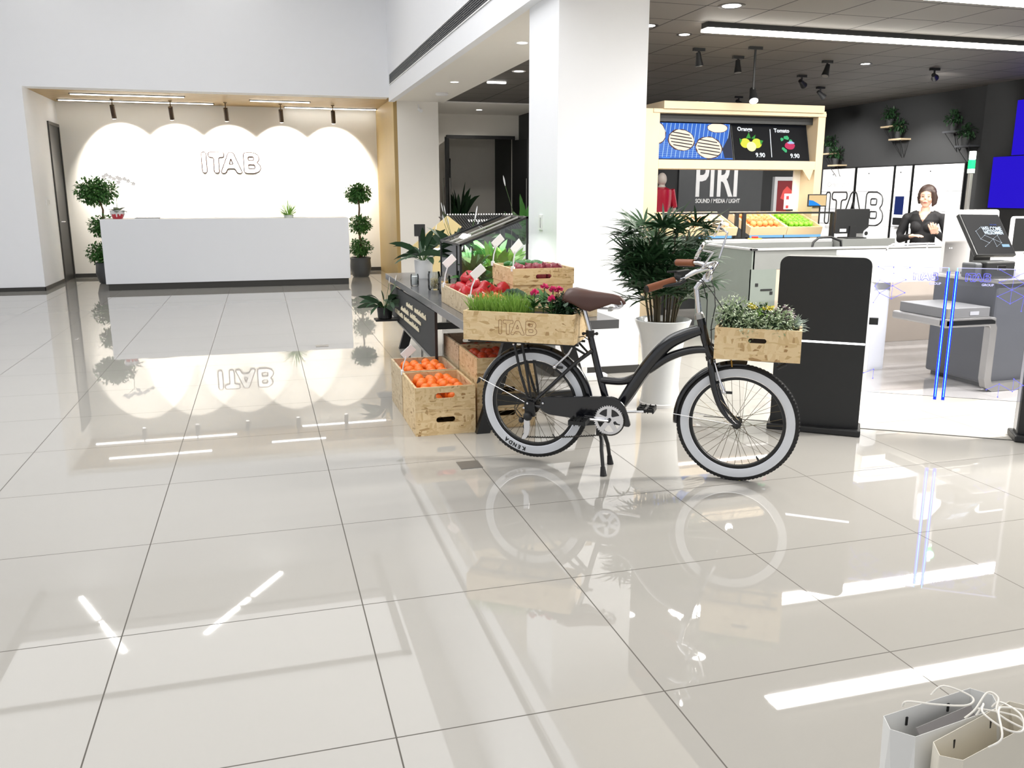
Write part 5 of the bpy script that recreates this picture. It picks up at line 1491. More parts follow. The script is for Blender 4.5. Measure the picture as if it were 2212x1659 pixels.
random.seed(3)
t, Q, up, nn_ = screen('left menu screen showing grilled rounds on a blue grill', 4.17, 5.10)
part('picture_ground', flat(MB(), Q, [(.01, .03), (.99, .03), (.99, .97), (.01, .97)], .002), emis('grill_blue', (58, 108, 200), 1.2), t)
q = MB()
for i in range(22):
    x = -.05 + i * .055; flat(q, Q, [(max(.01, min(.99, x)), .06), (max(.01, min(.99, x + .006)), .06), (max(.01, min(.99, x + .106)), .96), (max(.01, min(.99, x + .10)), .96)], .003)
for i in range(8): flat(q, Q, [(.01, .10 + i * .05), (.80, .10 + i * .05), (.80, .104 + i * .05), (.01, .104 + i * .05)], .003)
part('grill_lines', q, emis('grill_line', (190, 225, 255), 1.2), t)
part('picture_shade', flat(MB(), Q, [(.88, .06), (.99, .06), (.99, .9), (.95, .6), (.86, .3)], .0035), emis('grill_dark', (60, 66, 90), .8), t)
q = MB(); q2 = MB(); q3 = MB()
for cx, cy, rx, ry in ((.33, .52, .16, .27), (.68, .33, .165, .28), (.04, .70, .09, .26), (.82, .86, .13, .12)):
    flat(q3, Q, [(min(.99, max(.01, x)), min(.97, y)) for x, y in blob(cx, cy, rx * 1.08, ry * 1.08, 26, .05)], .004)
    flat(q, Q, [(min(.985, max(.012, x)), min(.965, y)) for x, y in blob(cx, cy, rx, ry, 26, .04)], .005)
    if cx in (.33, .68):
        for k in range(5):
            y = cy - ry * .62 + k * ry * .31; hw = rx * math.sqrt(max(.05, 1 - ((y - cy) / ry) ** 2)) * .9
            flat(q2, Q, [(cx - hw, y + .03), (cx, y - .01), (cx + hw, y - .05), (cx + hw, y - .025), (cx, y + .018), (cx - hw, y + .055)], .006)
part('patty_edge', q3, emis('patty_brown', (96, 66, 58), 1), t); part('patty', q, emis('patty_cream', (238, 226, 206), 1.3), t); part('grill_mark', q2, emis('char_mark', (44, 34, 44), .7), t)
part('progress_bar', flat(flat(MB(), Q, [(.06, .04), (.16, .04), (.16, .07), (.06, .07)], .006), Q, [(.9, .04), (.97, .04), (.97, .055), (.9, .055)], .006), emis('bar_blue', (60, 120, 240), 1.5), t)
t, Q, up, nn_ = screen('right menu screen listing Orange and Tomato at 9.90', 5.11, 6.08)
m_mw = emis('menu_white', (240, 245, 250), 1.5)
T0 = Vector((t.location))
for s_, x, y, z_ in (('Orange', .07, .80, .062), ('Tomato', .55, .78, .062), ('9.90', .28, .10, .070), ('9.90', .74, .09, .070)):
    text('menu_lettering', s_, z_, T0 + Q(x, y, .005), (1, 0, 0), up, m_mw, t, .0004, bold=.0012)
part('menu_divider', flat(MB(), Q, [(.487, .10), (.495, .10), (.505, .86), (.497, .86)], .004), m_mw, t)
part('lemon', flat(flat(MB(), Q, blob(.16, .47, .065, .13), .004), Q, blob(.31, .47, .065, .13), .004), emis('lemon_yellow', (214, 216, 70), 1.3), t)
part('lemon_slice', flat(MB(), Q, blob(.235, .38, .062, .13), .006), emis('lemon_pale', (238, 240, 170), 1.4), t)
q = MB()
for a_, b_, c_ in (((.17, .60), (.215, .76), (.235, .60)), ((.24, .60), (.30, .70), (.285, .58)), ((.09, .44), (.085, .60), (.12, .55)), ((.36, .42), (.395, .54), (.35, .56))): flat(q, Q, [a_, b_, c_], .007)
q4 = MB()
for k in range(9):
    a = random.uniform(.3, 2.9 * 1.1); flat(q4, Q, blob(.70 + .07 * math.cos(a), .47 + .17 * math.sin(a) , .022, .05, 9, .3), .005)
for k in range(4): flat(q4, Q, blob(.65 + .012 * k, .34 - .02 * k, .018, .04, 8, .3), .005)
part('leaf_picture', q, emis('menu_green', (60, 150, 60), 1.2), t); part('herb_picture', q4, emis('herb_green', (70, 180, 120), 1.2), t)
part('radish_picture', flat(MB(), Q, blob(.745, .42, .068, .105, 22, .03), .006), emis('radish_red', (190, 50, 90), 1.3), t)
part('radish_shine', flat(MB(), Q, blob(.76, .50, .05, .035, 14, .2), .007), emis('radish_shine', (170, 190, 230), 1.2), t)
area('market_stand_light', (5.1, 8.78, 1.70), (1.7, .06), 11, (1, .97, .9))

# fruit rack
t = thing('fruit_rack', 'black steel rack carrying four sloped wooden fruit crates', 'rack', (5.14, 8.5, 0))
part('rack_frame', MB().box(1.12, 1.16, -.03, .02, 0, 1.25).box(-1.0, 1.16, -.0, .03, 1.235, 1.255).box(-.12, -.08, -.03, .0, 0, 1.25).box(-.03, .01, -.03, .0, 0, 1.25).box(-.98, -.94, -.03, .02, 0, 1.25).box(-.975, .975, .0, .45, .93, .955), m_black, t)
part('shelf_base', MB().box(-.95, .95, .03, .42, .2, .93), m_charcoal, t)
sw = part('price_screen', MB().box(.08, .50, -.015, -.003, .975, 1.005).box(.52, .99, -.015, -.003, .975, 1.005).box(-.55, -.15, -.015, -.003, .975, 1.005), emis('shelf_screen', (130, 190, 235), 1.2), t)
m_box = mat('pale_crate_wood', (232, 206, 166), .5)
m_apple = mat('green_apple', (128, 190, 50), .3, var=.15)
m_pale = mat('pale_orange', (240, 160, 96), .4, var=.1)
m_garlic = mat('garlic_skin', (236, 208, 178), .5, var=.12)
random.seed(15)
slope_ = .33
for i, (x0, x1, r, mm, nm, lbc, sh) in enumerate(((5.66, 6.11, .030, m_apple, 'green_apple', 'sloped pale wooden crate of bright green apples', 'round'), (5.19, 5.655, .034, m_pale, 'orange', 'sloped pale wooden crate of light oranges left of the green apples', 'round'),
                                          (4.60, 5.03, .030, m_garlic, 'garlic_bulb', 'sloped pale wooden crate of garlic bulbs behind the bicycle mirrors', 'onion'), (4.175, 4.585, .032, m_garlic, 'garlic_bulb', 'sloped pale wooden crate half hidden by the palm at the left end of the rack', 'onion'))):
    cx = (x0 + x1) / 2; w = x1 - x0
    t = thing('fruit_crate', lbc, 'crate', (cx, 8.46, .985), group='sloped fruit crates')
    def Lp(x, v, k): return Vector((x, v * math.cos(slope_), v * math.sin(slope_) + .02)) + Vector((0, -math.sin(slope_), math.cos(slope_))) * k
    uu, vv, ww_ = Vector((1, 0, 0)), Vector((0, math.cos(slope_), math.sin(slope_))), Vector((0, -math.sin(slope_), math.cos(slope_)))
    part('bottom_panel', MB().obox(Lp(0, .25, .006), uu, vv, ww_, w - .01, .48, .012), m_box, t)
    part('front_panel', MB().obox(Lp(0, .005, .045), uu, vv, ww_, w, .014, .09), m_box, t)
    part('back_panel', MB().obox(Lp(0, .495, .045), uu, vv, ww_, w, .014, .09), m_box, t)
    for s_ in (-1, 1): part('side_panel', MB().obox(Lp(s_ * (w / 2 - .007), .25, .045), uu, vv, ww_, .014, .48, .09), m_box, t)
    proto = fruit_proto(nm, r, mm, sh)
    pts = []
    nx = int((w - .04) / (2.05 * r)); ny = int(.45 / (2.05 * r))
    for l in range(2 if i != 3 else 1):
        for a in range(nx - l):
            for b in range(ny - l):
                p = Vector((cx, 8.46, .985)) + Lp((a - (nx - 1 - l) / 2) * 2.07 * r, .035 + r * (1 + l) + b * 2.07 * r, .014 + r + l * r * 1.4)
                pts.append(tuple(p + Vector([random.uniform(-.12, .12) * r for _ in range(3)])))
    fill(proto, pts, {'green_apple': 'bright green apple in the right-hand crate of the fruit rack', 'orange': 'light orange in the crate left of the green apples', 'garlic_bulb': 'pale garlic bulb in the ' + ('crate behind the mirrors' if i == 2 else 'leftmost rack crate behind the palm')}[nm],
         nm.split('_')[0] if nm != 'green_apple' else 'apple', {0: 'green apples on the rack', 1: 'light oranges on the rack', 2: 'garlic bulbs behind the mirrors', 3: 'garlic bulbs behind the palm'}[i])
t = thing('tablet', 'small tablet with an orange and blue picture on the right post of the market stand', 'tablet', (6.15, 8.62, 1.31))
part('housing', MB().box(-.125, .125, 0, .015, 0, .14), m_black, t, bevel=.004)
part('display', MB().box(-.113, .113, -.003, 0, .012, .128), emis('tablet_sand', (236, 204, 150), 1.1), t)
part('display_wave', MB().prism([(-.113, .012), (-.113, .075), (-.06, .068), (0, .04), (.05, .012)], (0, -.005, 0), (1, 0, 0), Z, (0, 1, 0), .002), emis('tablet_blue', (40, 140, 230), 1.2), t)
part('arm', MB().tube([(0, .015, .07), (0, .06, .04), (0, .06, -.31)], .008, 8), m_black, t)
t = thing('info_card', 'white price card with red squares beside the small tablet', 'sign card', (5.885, 8.76, 1.26))
part('card', MB().box(-.078, .078, 0, .006, .02, .195), m_white, t)
part('red_square', MB().box(-.055, -.02, -.002, 0, .13, .17).box(-.055, -.02, -.002, 0, .03, .065), mat('red_print', (206, 50, 56), .5), t)
part('foot', MB().box(-.03, .03, -.02, .03, 0, .02), m_black, t)

# ------------------------------------------------------------------ back wall: sign, mannequin, poster
t = thing('brand_sign', 'dark grey wall panel with large white PIRI lettering', 'wall sign', (8.12, 14.30, 0))
spot('sign_fill_spot', (8.1, 12.0, 2.85), (8.1, 14.26, 1.6), 160, (1, .98, .95), 62, .6, .05)  # added spot without a fitting, whitens the lettering
part('panel', MB().box(-.86, .84, -.04, 0, 0.2, 2.3), mat('sign_grey', (74, 76, 78), .6), t)
text('sign_lettering', 'PIRI', .92, (7.565, 14.255, 1.425), (1, 0, 0), Z, mat('sign_white', (250, 250, 250), .6), t, .004, sx=.61, bold=.016)
text('sign_lettering', 'SOUND / MEDIA / LIGHT', .105, (7.60, 14.255, 1.30), (1, 0, 0), Z, mat('sign_white_small', (250, 250, 250), .6), t, .003, sx=.79, bold=.002)
t = thing('mannequin', 'pale-headed mannequin in a shiny red top left of the PIRI sign', 'mannequin', (6.07, 12.5, 0))
b_ = MB().tube([(0, 0, 1.25), (0, 0, 1.38), (0, 0, 1.5), (0, 0, 1.56), (0, 0, 1.6)], [.12, .15, .15, .06, .045], 16).ball((0, 0, 1.68), .085, sx=.85, sz=1.2)
for s_ in (-1, 1): b_.tube([(s_ * .08, 0, 1.0), (s_ * .09, 0, .5), (s_ * .09, 0, .05), (s_ * .09, -.1, .02)], [.09, .06, .04, .03], 10).tube([(s_ * .17, 0, 1.5), (s_ * .23, .02, 1.25), (s_ * .22, -.03, 1.02)], [.045, .038, .028], 10)
b_.tube([(0, 0, 1.25), (0, 0, 1.0)], [.12, .15], 12)
part('body', b_, mat('mannequin_skin', (214, 204, 194), .4), t, smooth=True)
part('red_top', MB().tube([(0, 0, .98), (0, 0, 1.2), (0, 0, 1.38), (0, 0, 1.52), (0, 0, 1.56)], [.175, .14, .165, .16, .07], 18).tube([(.16, 0, 1.52), (.24, .02, 1.25)], [.06, .05], 10).tube([(-.16, 0, 1.52), (-.24, .02, 1.25)], [.06, .05], 10), mat('red_satin', (200, 30, 60), .25), t, smooth=True)
part('base', MB().lathe([(.0001, .01), (.2, .01), (.2, 0)], seg=24), m_steel, t)
spot('mannequin_beam', (6.0, 11.2, 2.85), (6.07, 12.5, 1.3), 50, (1, .95, .92), 40)
q = part('strip_light', MB().box(6.62, 6.66, 14.22, 14.26, 1.25, 1.95), m_glow)
tag(q, 'thin vertical white light between the mannequin and the PIRI panel', 'strip light')
t = thing('framed_poster', 'grey-framed case with a dark red poster right of the PIRI panel', 'poster', (9.50, 14.30, 1.10))
part('frame', MB().box(-.30, .30, -.08, 0, .60, .67).box(-.30, -.24, -.08, 0, 0, .6).box(.24, .30, -.08, 0, 0, .6), m_alu, t)
part('poster', MB().box(-.24, .24, -.06, -.04, 0, .6), mat('dark_red_print', (110, 22, 28), .5), t)
part('poster_motif', MB().prism([(-.15, .28), (-.10, .42), (-.02, .5), (.06, .44), (.12, .38), (.16, .25), (.05, .20)], (0, -.063, 0), (1, 0, 0), Z, (0, 1, 0), .002), mat('red_motif', (196, 70, 66), .5), t)

# lockers along the right wall
m_lock = mat('locker_white', (250, 250, 250), .4, var=0.0)
for i, (y0, y1, lb) in enumerate(((13.07, 13.97, 'leftmost bank of white parcel lockers, with the logo start'), (12.10, 13.01, 'second bank of white parcel lockers, with the letter B'),
                                  (11.68, 12.05, 'narrow white locker column with a payment screen'), (10.60, 11.63, 'rightmost bank of white lockers behind the woman'))):
    t = thing('locker_bank', lb, 'lockers', (10.1, (y0 + y1) / 2, 0), group='white parcel lockers')
    h = (y1 - y0) / 2
    part('carcass', MB().box(-.45 + .4, 0, -h, h, 0, 1.92), m_black, t)
    q = []
    zs = (0.03, .31, .62, .93, 1.19, 1.50, 1.90)
    cols = ((-h + .01, -.004), (.004, h - .01)) if i != 2 else ((-h + .01, h - .01),)
    for ca, cb in cols:
        for k in range(len(zs) - 1):
            part('locker_door', MB().box(-.062, -.05, ca, cb, zs[k] + .003, zs[k + 1] - .003), m_lock, t)
    part('lock', MB().lathe([(.0001, -.066), (.012, -.066), (.012, -.06)], (0, h * .3, 1.80), 10, 'x'), m_black, t)
t = thing('locker_logo', 'large black outlined ITAB logo across the white lockers', 'logo', (10.04, 13.05, .93))
q = MB(); logo(q, (-.006, .76, .0), (0, -1, 0), Z, .56, .013, 6)
part('outline', q, m_black, t)
m_gtx = mat('pale_grey_print', (196, 196, 196), .6)
t = thing('locker_lettering', 'faint grey lettering Order online above the logo on the lockers', 'lettering', (10.035, 13.05, 1.56))
y_ = 13.80
for w_, d_ in (('Order', .40), ('online', .42), ('to', .20), ('click', .33), ('collect', .3)):
    text('printed_word', w_, .125, (10.033, y_, 1.585), (0, -1, 0), Z, m_gtx, t, .001); y_ -= d_
t = thing('locker_lettering', 'faint grey lettering low on the lockers under the logo', 'lettering', (10.035, 13.05, .8))
y_ = 13.78
for w_, d_ in (('easing', .95), ('close', .32), ('to', .14), ('you', .3)):
    text('printed_word', w_, .10, (10.033, y_, .845), (0, -1, 0), Z, m_gtx, t, .001); y_ -= d_

t = thing('payment_terminal', 'blue payment screen in the narrow locker column left of the woman', 'screen', (10.03, 11.80, 1.10))
part('surround', MB().box(-.07, 0, -.14, .14, -.16, .37), m_desk, t, bevel=.005)
part('display', MB().box(-.075, -.07, -.10, .10, .03, .32), emis('terminal_blue', (34, 50, 110), 1.0), t)
part('keypad', MB().box(-.085, -.07, -.10, .10, -.13, -.02), m_black, t)

# plants on wall shelves
def wall_plant(y, z, lb, lbs, wood):
    q = thing('wall_shelf', lbs, 'shelf', (10.1, y, z), group='small wall shelves')
    part('board', MB().box(-.20, 0, -.14, .14, -.025, 0), m_wood if wood else m_dgrey, q)
    b_ = MB()
    for s_ in (-.11, .11): b_.tube([(-.18, s_, -.025), (-.0, s_ * .2, -.30)], .005, 6).tube([(-.005, s_, -.025), (-.005, s_ * .2, -.30)], .005, 6)
    part('bracket', b_, m_black, q)
    t = thing('potted_herb', lb, 'potted plant', (9.985, y + .03, z), group='plants on wall shelves')
    part('pot', MB().lathe([(.0001, 0), (.045, 0), (.062, .11), (.052, .11), (.0001, .09)], seg=18, cap=False), m_charcoal, t, smooth=True)
    part('foliage', leaf_cloud(MB(), (0, 0, .20), .13, 150, .07, .8, .4, .2), m_green2, t)


for y, z, w_, a, b in ((13.74, 2.18, 1, 'shelf plant upper left over the lockers', 'upper of the two left wall shelves'), (13.52, 1.97, 1, 'shelf plant lower left over the lockers', 'lower of the two left wall shelves'),
                       (12.20, 2.54, 1, 'topmost shelf plant in the middle of the dark wall', 'upper of the two middle wall shelves'), (11.98, 2.33, 1, 'lower shelf plant in the middle of the dark wall', 'lower of the two middle wall shelves'),
                       (10.82, 2.37, 0, 'upper shelf plant at right by the wall corner', 'upper grey shelf at right by the wall corner'), (10.55, 2.15, 0, 'lower shelf plant at right by the wall corner', 'lower grey shelf at right by the wall corner')):
    wall_plant(y, z, a, b, w_)
# blue video wall
m_blue = emis('video_blue', (40, 20, 205), 1.0)
for i, (y0, y1, z0, z1, lb) in enumerate(((8.2, 10.02, 1.26, 1.965, 'lower wide blue screen of the video wall'), (8.2, 9.72, 1.97, 2.70, 'upper narrower blue screen of the video wall'))):
    t = thing('video_screen', lb, 'screen', (10.0, (y0 + y1) / 2, z0), group='blue video wall')
    h = (y1 - y0) / 2
    part('housing', MB().box(-.03, 0, -h, h, 0, z1 - z0), m_black, t)
    part('display', MB().box(-.034, -.03, -h + .004, h - .004, .004, z1 - z0 - .004), m_blue, t)

# ------------------------------------------------------------------ racks behind the display table
m_board = mat('tan_board', (190, 172, 124), .55)
t = thing('slanted_rack', 'tan slanted rack with black and white rollers behind the glass case', 'rack', (2.25, 9.5, 0))
part('side_board', MB().prism([(-.68, .86), (-.24, 1.215), (-.08, 1.09), (-.36, .86)], (0, 0, 0), (1, 0, 0), Z, (0, 1, 0), .05), m_board, t, bevel=.004)
part('shelf', MB().prism([(-.24, 1.19), (.52, 1.20), (.64, 1.06), (-.10, 1.05)], (0, .06, 0), (1, 0, 0), Z, (0, 1, 0), .5), m_black, t)
rb = MB(); rw = MB()
for k in range(26):
    x = -.235 + k * .030; rb.tube([(x, .05, 1.222), (x + .12, .05, 1.07)], .012, 6); rw.ball((x, .045, 1.226), .010, seg=6, rings=4)
for k in range(11): rw.tube([(.0 + k * .03, .03, 1.17), (.012 + k * .03, .03, 1.145)], .007, 5)
part('roller_bed', rb, m_black, t); part('roller_tip', rw, m_white, t)
part('lower_board', MB().prism([(-.70, .50), (-.36, .80), (-.30, .80), (-.30, .50)], (0, 0, 0), (1, 0, 0), Z, (0, 1, 0), .05), m_board, t)
part('shelf_rail', MB().box(-.62, .3, 0, .04, .80, .83), m_black, t)
part('white_shelf', MB().box(-.60, .3, .0, .4, .83, .86), m_white, t)
part('post', MB().box(-.25, -.20, .1, .15, 0, .86).box(.4, .45, .1, .15, 0, 1.1), m_black, t)
t = thing('payment_terminal', 'small black screen on a stand behind the white-potted plant', 'screen', (1.66, 9.35, 0))
part('display', MB().box(-.06, .06, -.01, .01, 1.0, 1.13), m_black, t, bevel=.004)
part('post', MB().tube([(0, .02, 0), (0, .02, 1.02)], .012, 8), m_black, t)

# power strip near the column
t = thing('power_strip', 'white power strip with an adapter on the floor in front of the column', 'power strip', (2.36, 6.2, 0))
part('body', MB().box(-.10, .22, -.04, .04, 0, .05), m_white, t, bevel=.006)
part('adapter', MB().box(-.05, .05, -.03, .03, .05, .12), m_white, t, bevel=.006)
part('cord', MB().tube([(-.02, 0, .12), (-.06, -.02, .16), (-.12, 0, .15), (-.16, .05, .02), (-.3, .1, .01)], .005, 6), m_white, t)

# ------------------------------------------------------------------ paper bags, bottom right
m_paper = mat('white_paper', (226, 226, 224), .7, var=.02)
m_paper2 = mat('cream_paper', (224, 218, 204), .7, var=.02)
m_cord = mat('cotton_cord', (238, 234, 226), .8)


def bag(lb, base, mouth, H_, m, hnd):
    """base/mouth: 4 corners (xy) counter-clockwise from front-left; gussets folded in at the ends"""
    t = thing('paper_bag', lb, 'paper bag', (base[0][0], base[0][1], 0), group='white paper bags')
    o = Vector((base[0][0], base[0][1], 0))
    def ringpts(c, z, g):
        c = [Vector((x, y, z)) - o for x, y in c]
        ml = (c[0] + c[3]) / 2 + ((c[1] + c[2]) / 2 - (c[0] + c[3]) / 2) * g; mr_ = (c[1] + c[2]) / 2 - ((c[1] + c[2]) / 2 - (c[0] + c[3]) / 2) * g
        return [c[0], c[1], mr_, c[2], c[3], ml]
    r0 = ringpts(base, 0, 0); r1 = ringpts(mouth, H_, -.10)
    q = MB().add(r0 + r1, [(i, (i + 1) % 6, 6 + (i + 1) % 6, 6 + i) for i in range(6)] + [(5, 4, 3, 2, 1, 0)])
    part('paper_body', q, m, t, solid=.0012)
    for pts in hnd:
        part('cord_handle', MB().tube([Vector(p) - o for p in pts], .0022, 8), m_cord, t, smooth=True)
    k = MB()
    for a_, b_ in ((r1[0], r1[1]), (r1[4], r1[3])):
        nrm_ = (b_ - a_).cross(Z).normalized()
        for f_ in (.26, .74):
            p = a_.lerp(b_, f_) - Z * .03; off = ((r1[0] + r1[3]) / 2 + (r1[1] - r1[0]) / 2 - p); off.z = 0
            d_ = nrm_ if nrm_.dot(off) > 0 else -nrm_
            k.obox(p + d_ * .003, Z, (b_ - a_).normalized(), d_, .020, .005, .003)
    part('cord_end', k, m_black, t)
    return t


def smooth_path(pts, n=6):
    out = []; P = [Vector(p) for p in pts]
    for i in range(len(P) - 1):
        p0 = P[max(0, i - 1)]; p1 = P[i]; p2 = P[i + 1]; p3 = P[min(len(P) - 1, i + 2)]
        for k in range(n):
            t = k / n
            out.append(.5 * ((2 * p1) + (p2 - p0) * t + (2 * p0 - 5 * p1 + 4 * p2 - p3) * t * t + (3 * p1 - p0 - 3 * p2 + p3) * t ** 3))
    out.append(P[-1]); return out


b1 = bag('taller white paper bag at the back with cord handles, papers inside', [(1.262, 1.265), (1.545, 1.30), (1.535, 1.40), (1.250, 1.365)], [(1.256, 1.286), (1.512, 1.322), (1.508, 1.402), (1.242, 1.367)], .33, m_paper,
         [smooth_path([(1.30, 1.378, .335), (1.305, 1.37, .352), (1.36, 1.345, .350), (1.43, 1.33, .345), (1.455, 1.345, .352), (1.415, 1.385, .362), (1.395, 1.398, .335)]),
          smooth_path([(1.40, 1.305, .335), (1.42, 1.30, .355), (1.47, 1.32, .375), (1.48, 1.30, .372), (1.45, 1.27, .36), (1.48, 1.23, .345), (1.49, 1.26, .352), (1.44, 1.315, .345)])])
b2 = bag('smaller cream paper bag in front with looping cord handles', [(1.292, 1.165), (1.60, 1.21), (1.59, 1.315), (1.282, 1.262)], [(1.293, 1.196), (1.56, 1.262), (1.552, 1.335), (1.279, 1.262)], .33, m_paper2,
         [smooth_path([(1.43, 1.305, .335), (1.45, 1.31, .352), (1.43, 1.29, .372), (1.40, 1.26, .375), (1.42, 1.22, .36), (1.46, 1.215, .352), (1.49, 1.25, .362), (1.50, 1.31, .352), (1.49, 1.322, .335)]),
          smooth_path([(1.37, 1.21, .335), (1.39, 1.20, .36), (1.44, 1.26, .372), (1.48, 1.28, .362), (1.53, 1.265, .352), (1.56, 1.24, .345)])])
q = part('leaflet', MB().obox((1.40, 1.345, .285), Vector((.97, .14, .06)).normalized(), Vector((-.13, .5, .85)).normalized(), Vector((.97, .14, .06)).normalized().cross(Vector((-.13, .5, .85)).normalized()), .17, .05, .004), mat('grey_card', (150, 146, 146), .6))
tag(q, 'grey printed leaflet sticking up inside the taller paper bag', 'leaflet')

# ------------------------------------------------------------------ the woman behind the counter
m_skin = mat('skin', (222, 178, 156), .5, var=.04)
m_cloth = mat('black_cloth', (30, 30, 33), .75)
m_hair = mat('dark_brown_hair', (62, 46, 40), .45, var=.3, scale=40)
WX, WY = 7.09, 7.98
woman = thing('person', 'woman in a black V-neck top with a name badge, hands raised behind the counter', 'person', (WX, WY, 0), math.atan2(-WX, WY) * 0 + math.atan2(WX, WY) * -1 + R(-6))
# local frame: -y faces the camera, z up; her right hand is at -x


def body_mesh(name, shapes, vox, m, parent, cut=None, smooth_it=6):
    o = part(name + '_raw', shapes, m)
    md = o.modifiers.new('r', 'REMESH'); md.mode = 'VOXEL'; md.voxel_size = vox; md.use_smooth_shade = True
    sm = o.modifiers.new('s', 'SMOOTH'); sm.iterations = smooth_it; sm.factor = .5
    dg = bpy.context.evaluated_depsgraph_get()
    me = bpy.data.meshes.new_from_object(o.evaluated_get(dg))
    bpy.data.objects.remove(o)
    if cut:
        bm = bmesh.new(); bm.from_mesh(me)
        bmesh.ops.delete(bm, geom=[f for f in bm.faces if cut(f.calc_center_median())], context='FACES')
        bm.to_mesh(me); bm.free()
    for p in me.polygons: p.use_smooth = True
    me.materials.clear(); me.materials.append(m)
    ob = bpy.data.objects.new(name, me); C.objects.link(ob); ob.parent = parent
    return ob


HZ = 1.425
b_ = MB()
b_.tube([(0, .01, HZ - .115), (0, .0, HZ - .17), (0, .01, HZ - .22)], [.046, .045, .055], 16)                 # neck
b_.ball((0, .012, HZ + .01), .083, sx=.88, sy=1.02, sz=1.20, seg=24, rings=16)                                # skull
b_.ball((0, -.012, HZ - .035), .066, sx=.95, sy=.95, sz=1.22, seg=20, rings=14)                               # face
b_.ball((0, -.035, HZ - .095), .030, sx=1.2, sy=.9, sz=.8, seg=14, rings=10)                                  # chin
b_.tube([(0, -.078, HZ + .005), (0, -.092, HZ - .028)], [.007, .012], 10)                                     # nose
for s_ in (-1, 1):
    b_.ball((s_ * .036, -.058, HZ - .035), .024, seg=12, rings=8)
    b_.ball((s_ * .074, .01, HZ - .015), .017, sx=.4, sz=1.6, seg=10, rings=8)
b_.ball((0, -.073, HZ - .062), .014, sx=1.7, sy=.7, sz=.7, seg=12, rings=8)
b_.tube([(0, .0, 1.24), (0, .0, 1.17), (0, 0, 1.05), (0, 0, .93), (0, .0, .82)], [.11, .125, .115, .115, .14], 24, flat=1.0)
b_.tube([(-.175, .01, 1.205), (0, .0, 1.22), (.175, .01, 1.205)], [.034, .055, .034], 14)
for s_ in (-1, 1):
    b_.tube([(s_ * .09, .01, .86), (s_ * .095, 0, .45), (s_ * .09, 0, .08)], [.095, .06, .038], 14).tube([(s_ * .09, .03, .03), (s_ * .10, -.14, .02)], [.035, .03], 10)
arms = {-1: [(-.185, .01, 1.195), (-.235, .02, 1.02), (-.225, -.03, .955), (-.13, -.20, .985), (-.085, -.235, 1.0)], 1: [(.185, .01, 1.195), (.235, .02, 1.03), (.225, -.02, .97), (.17, -.17, 1.02), (.15, -.215, 1.05)]}
for s_ in (-1, 1): b_.tube(arms[s_], [.034, .036, .034, .025, .021], 12)
# hands: palms with five separate fingers
for s_, palm, fd, up_ in ((-1, (-.055, -.262, 1.005), Vector((.93, -.36, .05)), Vector((-.05, -.1, 1))), (1, (.13, -.255, 1.065), Vector((-.25, -.45, .86)), Vector((.1, -.9, -.45)))):
    fd = fd.normalized(); sd__ = fd.cross(up_).normalized(); up_ = sd__.cross(fd)
    pc = Vector(palm)
    b_.tube([Vector(arms[s_][-1]), pc - fd * .02], [.021, .024], 10)
    for k in range(4):
        o__ = (k - 1.5) * .019
        b_.tube([pc - fd * .035 + sd__ * o__ * .8, pc + fd * .028 + sd__ * o__], [.014, .012], 8)
        Ln = (.062, .072, .068, .052)[k]; p0 = pc + fd * .026 + sd__ * o__; p1 = p0 + fd * Ln * .5 + sd__ * o__ * .25 - up_ * .004; p2 = p1 + (fd - up_ * .45).normalized() * Ln * .5
        b_.tube([p0, p1, p2], [.0095, .0088, .0070], 8)
    th = -1 if s_ == -1 else 1
    b_.tube([pc - fd * .025 - sd__ * .022 * th * -1, pc + fd * .008 + sd__ * .045 * th, pc + fd * .036 + sd__ * .052 * th], [.013, .0105, .008], 8)
body = body_mesh('body', b_, .0055, m_skin, woman, smooth_it=3)
c_ = MB()
c_.tube([(0, .005, 1.235), (0, .0, 1.17), (0, 0, 1.05), (0, 0, .93), (0, .0, .80)], [.125, .145, .128, .128, .158], 24)
c_.tube([(-.165, .01, 1.195), (-.09, .01, 1.225), (0, .02, 1.24), (.09, .01, 1.225), (.165, .01, 1.195)], [.044, .050, .056, .050, .044], 14).ball((-.178, .01, 1.190), .053, seg=16, rings=12).ball((.178, .01, 1.190), .053, seg=16, rings=12)
c_.ball((-.06, -.085, 1.10), .07, seg=14, rings=10).ball((.06, -.085, 1.10), .07, seg=14, rings=10)
for s_ in (-1, 1):
    P_ = [Vector(p) for p in arms[s_]]; P_[0] = P_[0] + Vector((0, 0, -.02)); P_[-1] = P_[-1].lerp(P_[-2], .35)
    c_.tube(P_, [.050, .047, .044, .036, .032], 12)
def vcut(p): return (p.y < .07 and abs(p.x) < max(0.0, (p.z - 1.15) * .55)) or (p.z > 1.262 and abs(p.x) < .085)
body_mesh('blouse', c_, .0055, m_cloth, woman, vcut, 3)
t = woman
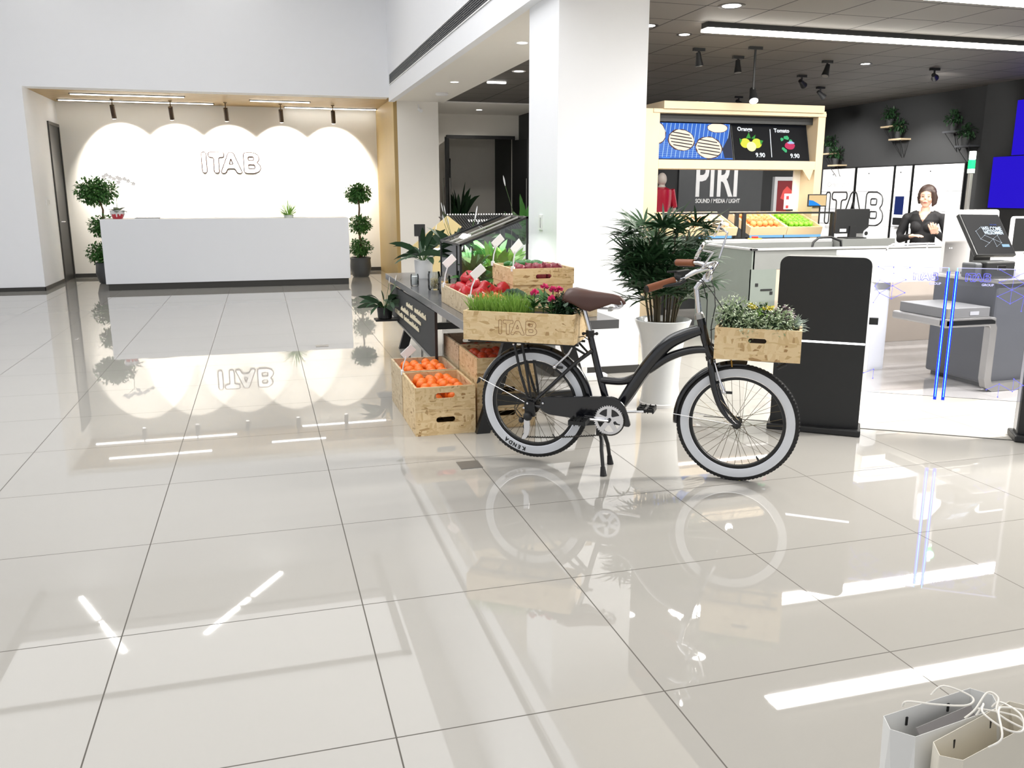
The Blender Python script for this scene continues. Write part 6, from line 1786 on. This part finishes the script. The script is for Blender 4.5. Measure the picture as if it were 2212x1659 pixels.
part('chest', MB().prism(rounded([(0, 1.10), (-.085, 1.27), (.085, 1.27)], .02), (0, -.128, 0), (1, 0, 0), Z, (0, 1, 0), .05), m_skin, woman, smooth=False) if False else None
pt_ = body_mesh('neckline', MB().tube([(0, -.052, 1.085), (0, -.055, 1.17), (0, -.03, 1.25)], [.050, .075, .052], 18), .006, m_skin, woman, None, 4)
part('name_badge', MB().obox((.105, -.158, 1.125), Vector((1, .35, -.12)).normalized(), Vector((.1, 0, 1)).normalized(), Vector((0, -1, 0)), .055, .018, .004), m_alu, woman)
hr = MB()
hr.ball((.004, .028, HZ + .032), .096, sx=.98, sy=1.02, sz=1.06, seg=26, rings=18)
hr.tube([(-.045, -.01, HZ + .075), (-.070, -.012, HZ + .03), (-.080, .0, HZ - .03)], [.012, .022, .012], 12)
hr.tube([(.03, -.045, HZ + .085), (.068, -.035, HZ + .05), (.086, -.018, HZ - .01), (.084, -.012, HZ - .07), (.066, -.02, HZ - .11)], [.010, .028, .032, .028, .008], 12)
hr.tube([(.085, .02, HZ), (.08, .03, HZ - .09)], [.034, .022], 12).tube([(-.075, .03, HZ), (-.068, .03, HZ - .08)], [.028, .016], 12)
def hcut(p): return p.y < -.038 and p.z < HZ + .062 - abs(p.x - .0) * .3 and -.062 < p.x < .052
body_mesh('hair', hr, .005, m_hair, woman, hcut, 14)
m_iris = mat('eye_dark', (40, 28, 26), .3); m_lip = mat('lip', (186, 96, 88), .4); m_brow = mat('eyebrow', (70, 52, 46), .7)
for s_ in (-1, 1):
    part('eye', MB().ball((s_ * .030, -.0745, HZ - .002), .0085, sx=1.4, sy=.5, sz=.5, seg=12, rings=8), m_iris, woman, smooth=True)
    part('eyebrow', MB().tube([(s_ * .014, -.080, HZ + .017), (s_ * .030, -.080, HZ + .022), (s_ * .047, -.072, HZ + .017)], .0022, 6), m_brow, woman)
part('lips', MB().ball((0, -.084, HZ - .062), .012, sx=1.5, sy=.5, sz=.6, seg=12, rings=8), m_lip, woman, smooth=True)
